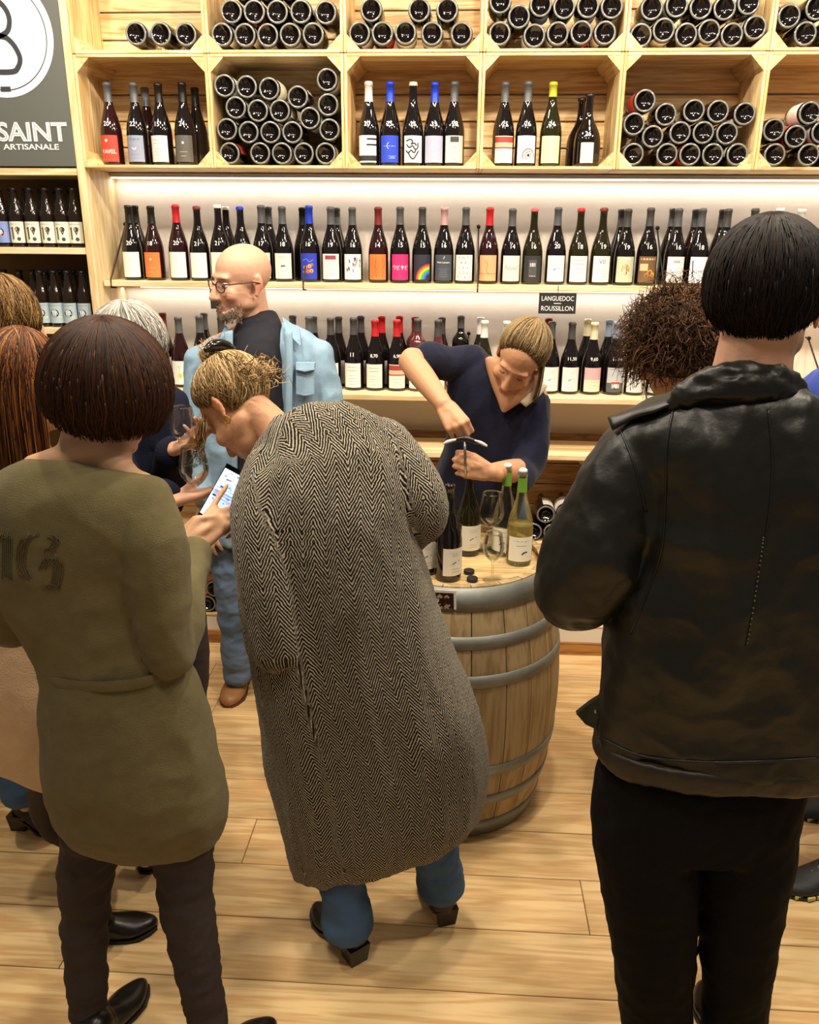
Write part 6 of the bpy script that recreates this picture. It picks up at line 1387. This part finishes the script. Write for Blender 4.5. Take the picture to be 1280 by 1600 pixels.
# ================================================================== person: auburn long hair, beige coat
h7 = wp(42, 592, 1.90); J = stand(h7.x-.03, 1.88, 1.62, .85, .55, .15)
kn7 = (wp(88, 1290, 1.92), wp(150, 1290, 1.86)); an7 = (onz(226, 1325, .13), onz(148, 1432, .10))
ct = [(wp(-20, 770, 1.90), wp(105, 775, 1.90), .12), (wp(-48, 800, 1.90), wp(128, 805, 1.90), .2), (wp(-62, 860, 1.90), wp(140, 865, 1.90), .24), (wp(-55, 960, 1.90), wp(140, 960, 1.90), .24), (wp(-48, 1050, 1.90), wp(142, 1050, 1.90), .26), (wp(-34, 1105, 1.90), wp(146, 1130, 1.90), .25), (wp(-18, 1150, 1.90), wp(150, 1205, 1.90), .24), (wp(-8, 1164, 1.90), wp(152, 1228, 1.90), .20)]
e = simple_person('woman with long auburn hair and beige coat behind the olive dress', h7, frame((.80, .5, -.25), (.1, .1, 1)), .96, wp(40, 700, 1.90), wp(-25, 800, 1.88), wp(105, 805, 1.93), (wp(-50, 930, 1.86), wp(125, 935, 1.95)), (wp(20, 1000, 2.02), wp(150, 900, 2.05)), (wp(60, 1080, 1.90), wp(130, 1080, 1.90)), kn7, an7, SK1, BEIGE, ct, mat('brown_tights', '#2A1A14', .7), (.062, .044, .034), fold=lambda an_, t: .04*sin(an_*5+1)*max(0, t-.4), shoes=False, legs_name='tights')
add_shoe(e, onz(120, 1472, 0), onz(248, 1446, 0), SHOE_BLACK, .09, .07, an7[1]); add_shoe(e, onz(226, 1366, 0), onz(236, 1338, 0)+Vector((.03, .14, 0)), SHOE_BLACK, .085, .07, an7[0])
C = h7 + Vector((-.005, -.01, .01)); R = (.092, .104, .112); HM = hair_mats('auburn', ['#3A1C0C', '#5A2E12', '#7A441C', '#94602C', '#2A1409']); cr = (.15, .05, 1)
th7 = lambda ph: radians(88)
P = cap_paths(C, Matrix.Identity(3), R, cr, (1.9, 5.6), .1, th7, 1100, 8, wave=.05, lift=.010, rn=random.Random(51), hang=.27) + cap_paths(C, Matrix.Identity(3), R, cr, (0, 2*pi), .1, lambda ph: radians(70), 400, 8, wave=.05, lift=.008, rn=random.Random(52))
hair_obj(e, cap_shell(C, Matrix.Identity(3), R, cr, lambda ph: radians(95 if cos(ph) < .3 else 70)), P, .0019, HM)
V, Fc = tube([C + Vector((.035+.03*sin(t*.35), -.112*cos((t-5)*.16)-.004*0, .122-.0115*t*t*.12)) for t in range(0, 10)], .0022, 6); ob('hair_band', mesh_of('hair_band', V, Fc, mat('tortoise', '#8A6A48', .3)), e)

# ================================================================== person at the far left
h8 = wp(10, 500, 2.35); J = stand(h8.x-.03, 2.3, 1.72, .6, .5)
e = simple_person('person with tousled light brown hair at the left picture edge', h8, frame((.6, .55, -.2), (0, 0, 1)), 1.0, J['neck'], J['sh0'], J['sh1'], (J['el0'], J['el1']), (J['wr0'], J['wr1']), (J['hip0'], J['hip1']), (wp(20, 1120, 2.18), wp(-70, 1120, 2.24)), (onz(38, 1240, .17), onz(-80, 1225, .17)), SK1, mat('brown_jacket', '#3A2C22', .9), std_top(J, .18, .85, .22), JEANS, (.09, .068, .064), shoes=False, legs_name='jeans')
add_shoe(e, onz(28, 1290, 0), onz(96, 1296, 0), mat('brown_suede_boot', '#2E1E14', .7), .085, .07, onz(36, 1236, .17), .055, sole=BOOT, name='boot'); add_shoe(e, onz(-95, 1262, 0), onz(-30, 1262, 0), _M['brown_suede_boot'], .085, .07, None, .055, sole=BOOT, name='boot')
C = h8 + Vector((0, -.01, .012)); R = (.094, .106, .114); HM = hair_mats('light_brown', ['#5A4022', '#7A5A30', '#9A7A48', '#3E2A16']); cr = (0, 0, 1)
hair_obj(e, cap_shell(C, Matrix.Identity(3), R, cr, lambda ph: radians(112)), cap_paths(C, Matrix.Identity(3), R, cr, (0, 2*pi), .1, lambda ph: radians(114), 900, 8, wave=.18, lift=.016, rn=random.Random(61)), .0018, HM)

# ================================================================== person: grey hair, navy jacket, two glasses
h9 = wp(205, 545, 2.28); J = stand(h9.x, 2.30, 1.64, .45, -.15, .18)
sh9 = (wp(262, 625, 2.30), wp(150, 625, 2.28)); el9 = (wp(268, 748, 2.22), wp(190, 760, 2.10)); wr9 = (wp(272, 702, 2.06), wp(268, 783, 1.93))
hl = hand_parts(wr9[0], wp(300, 694, 2.04)-wr9[0], (.05, -.2, .9), -1, [(.35, .6, .4), (.4, .7, .4), (.5, .8, .5), (.6, .9, .5)], .92, .08, thumb=(.3, .3))
hr_ = hand_parts(wr9[1], wp(330, 772, 1.96)-wr9[1], (.0, .1, 1), -1, [(.12, .2, .1), (.15, .2, .15), (.2, .25, .2), (.3, .3, .2)], .95, .08, thumb=(.5, .2))
e = simple_person('grey haired person in navy jacket holding out two glasses', h9, frame((.55, -.25, -.30), (.05, .1, 1)), 1.0, wp(205, 610, 2.30), sh9[0], sh9[1], el9, wr9, (J['hip0'], J['hip1']), (J['kn0'], J['kn1']), (J['an0'], J['an1']), SK2, NAVYCOAT, [(wp(178, 608, 2.30), wp(232, 606, 2.30), .12), (wp(150, 622, 2.30), wp(262, 618, 2.30), .18), (wp(132, 660, 2.30), wp(276, 655, 2.30), .24), (wp(132, 740, 2.30), wp(272, 735, 2.30), .25), (wp(136, 830, 2.30), wp(264, 830, 2.30), .25), (wp(140, 880, 2.30), wp(262, 880, 2.30), .22)], DARKGREY, hands=(hl, hr_), voxel=.0055, shoe_dir=((.6, -.3, 0), (.6, -.3, 0)))
C = h9 + Vector((-.005, 0, .018)); R = (.104, .108, .112); HM = hair_mats('grey', ['#8A8680', '#A8A49C', '#6E6A64', '#C0BCB2']); cr = (0, -.2, 1)
hair_obj(e, cap_shell(C, Matrix.Identity(3), R, cr, lambda ph: radians(98)), cap_paths(C, Matrix.Identity(3), R, cr, (0, 2*pi), .12, lambda ph: radians(104), 900, 8, wave=.14, lift=.018, rn=random.Random(71)), .0017, HM)
me = fuse([limb([el9[1], el9[1].lerp(wr9[1], .5), el9[1].lerp(wr9[1], .93)], [.054, .050, .044])], .008, 3, WINE_RED, 'cuff'); ob('cuff', me, e)
ob('ring', mesh_of('ring', *tube([hl[8][0][0]*0 + wp(281, 690, 2.045) + Vector((0, cos(t*.7854)*.0085, sin(t*.7854)*.0085)) for t in range(8)], .0013, 5, True), GOLD), e)
p = wp(305, 757, 1.955); glass((p.x, p.y, wp(305, 762, 1.955).z-.066*1.02), 1.02, 'large empty wine glass resting on an open palm', (0, 0, 0), True)
p = wp(289, 700, 2.04); glass((p.x, p.y, wp(289, 692, 2.04).z-.068*.92), .92, 'wine glass held by the stem in front of the navy jacket')
# ================================================================== person at the right edge
h11 = wp(1345, 470, 2.2); J = stand(h11.x+.03, 2.2, 1.75, -.9, -.1)
e = simple_person('person in bright blue jacket and patterned trainers at the right picture edge', h11, frame((-.9, -.2, -.2), (0, 0, 1)), 1.0, J['neck'], J['sh0'], J['sh1'], (J['el0'], J['el1']), (J['wr0'], J['wr1']), (J['hip0'], J['hip1']), (wp(1330, 1160, 2.1), wp(1310, 1140, 2.25)), (onz(1312, 1335, .1), onz(1318, 1235, .1)), SK2, mat('bright_blue_shell', '#2848A8', .5), std_top(J, .22, .80, .31), mat('dark_jeans', '#1C2430', .85, var=.3, vscale=12), shoes=False, legs_name='jeans')
C = h11 + Vector((.004, 0, .014)); R = (.104, .092, .112)
hair_obj(e, cap_shell(C, Matrix.Identity(3), R, (.35, 0, 1), lambda ph: radians(96+18*cos(ph))), cap_paths(C, Matrix.Identity(3), R, (.35, 0, 1), (0, 2*pi), .1, lambda ph: radians(96+18*cos(ph)), 700, 8, wave=.1, lift=.014, rn=random.Random(91)), .0018, hair_mats('dark_brown', ['#2A1A10', '#3A2414', '#1C110A']))
TRN = mat('black_trainer', '#15171A', .6, bump=.4, bscale=60); YEL = mat('yellow_tread', '#C8BC6A', .6)
for hp, tp in ((onz(1330, 1372, 0), onz(1221, 1396, 0)), (onz(1345, 1262, 0), onz(1243, 1276, 0))):
    o = add_shoe(e, hp, tp, TRN, .10, .085, hp + (tp-hp)*.2 + Vector((0, 0, .14)), .012, 0, TRN, 'trainer'); d = (tp-hp).normalized(); L = (tp-hp).length; sd = Vector((d.y, -d.x, 0))
    sd = sd if sd.y < 0 else -sd
    for k in range(7):
        t = .12+.125*k; w = .050*(1 if t < .8 else .7); p = hp + d*L*t + sd*(w*.98) + Vector((0, 0, .010)); V, Fc = boxdata(-.012, .012, -.003, .003, -.005, .005, 0); R3 = Matrix((d, -sd, Vector((0, 0, 1)))).transposed(); ob('tread_block', mesh_of('tread_block', [R3 @ Vector(v) + p for v in V], Fc, YEL, smooth=False), o)
    for k in range(5):
        t = .34+.09*k; z = .088-.011*k; p = hp + d*L*t + Vector((0, 0, z)); V, Fc = tube([p - sd*.026 + Vector((0, 0, -.012)), p + Vector((0, 0, .004)), p + sd*.030 - d*.012 + Vector((0, 0, -.014)), p + sd*.043 - d*.020 + Vector((0, 0, -.034))], .0035, 5); ob('lace', mesh_of('lace', V, Fc, YEL), o)

# ------------------------------------------------------------------ phone
c3 = [wp(358.5, 732, 1.93), wp(386, 741, 1.93), wp(340, 823, 1.87), wp(318, 803, 1.87)]
cen = sum(c3, Vector())/4; yv = ((c3[0]+c3[1])/2 - (c3[2]+c3[3])/2).normalized(); xv = (c3[1]-c3[0]); xv = (xv - yv*xv.dot(yv)).normalized(); zv = xv.cross(yv)
ph = empty('smartphone', cen, label='smartphone with bright white and blue screen between the two women', cat='phone'); ph.rotation_euler = Matrix((xv, yv, zv)).transposed().to_euler()
ob('case', mesh_of('case', *boxdata(-.037, .037, -.077, .077, -.009, 0, .004), mat('phone_case', '#23212C', .3), smooth=False), ph)
scr = [mat('screen_white', (.55, .72, 1.0), .2, emit=1.15), mat('screen_blue', (.20, .45, .95), .2, emit=.8), mat('screen_dark', (.10, .10, .22), .2, emit=.4), mat('screen_pink', (.95, .50, .62), .2, emit=.8)]
ob('bezel', mesh_of('bezel', *flat(rect2d(-.034, -.074, .034, .074)), mat('phone_glass', '#0C0C10', .08)), ph).rotation_euler = (0, 0, 0)
bz_ = ph.children[-1]; bz_.data = mesh_of('bezel', [(-.034, -.074, .0006), (.034, -.074, .0006), (.034, .074, .0006), (-.034, .074, .0006)], [(0, 1, 2, 3)], _M['phone_glass'])
parts = [([(-.032, -.064, .001), (.032, -.064, .001), (.032, .062, .001), (-.032, .062, .001)], [(0, 1, 2, 3)], 0)]; rn = random.Random(6)
for k in range(30):
    x, y = rn.uniform(-.028, .024), rn.uniform(-.045, .056); w, h = rn.uniform(.002, .010), rn.uniform(.0015, .006); parts.append(([(x, y, .0012+.00002*k), (x+w, y, .0012+.00002*k), (x+w, y+h, .0012+.00002*k), (x, y+h, .0012+.00002*k)], [(0, 1, 2, 3)], rn.choice((1, 1, 2, 3))))
for y in (.012, .004, -.004, -.012): parts.append(([(-.028, y, .002), (.028, y, .002), (.028, y+.0012, .002), (-.028, y+.0012, .002)], [(0, 1, 2, 3)], 2))
V, Fc, fm = merge(parts); ob('screen', mesh_of('screen', V, Fc, scr, fm, False), ph)
# everyone's Empty goes to the floor beneath them
for o in [o for o in COL.objects if o.name.startswith('person') and o.parent is None]:
    bd = next(c for c in o.children if c.name.startswith('body')); lo = [v.co for v in bd.data.vertices if v.co.z < .25] or [v.co for v in bd.data.vertices]
    base_of(o, sum(lo, Vector())/len(lo))
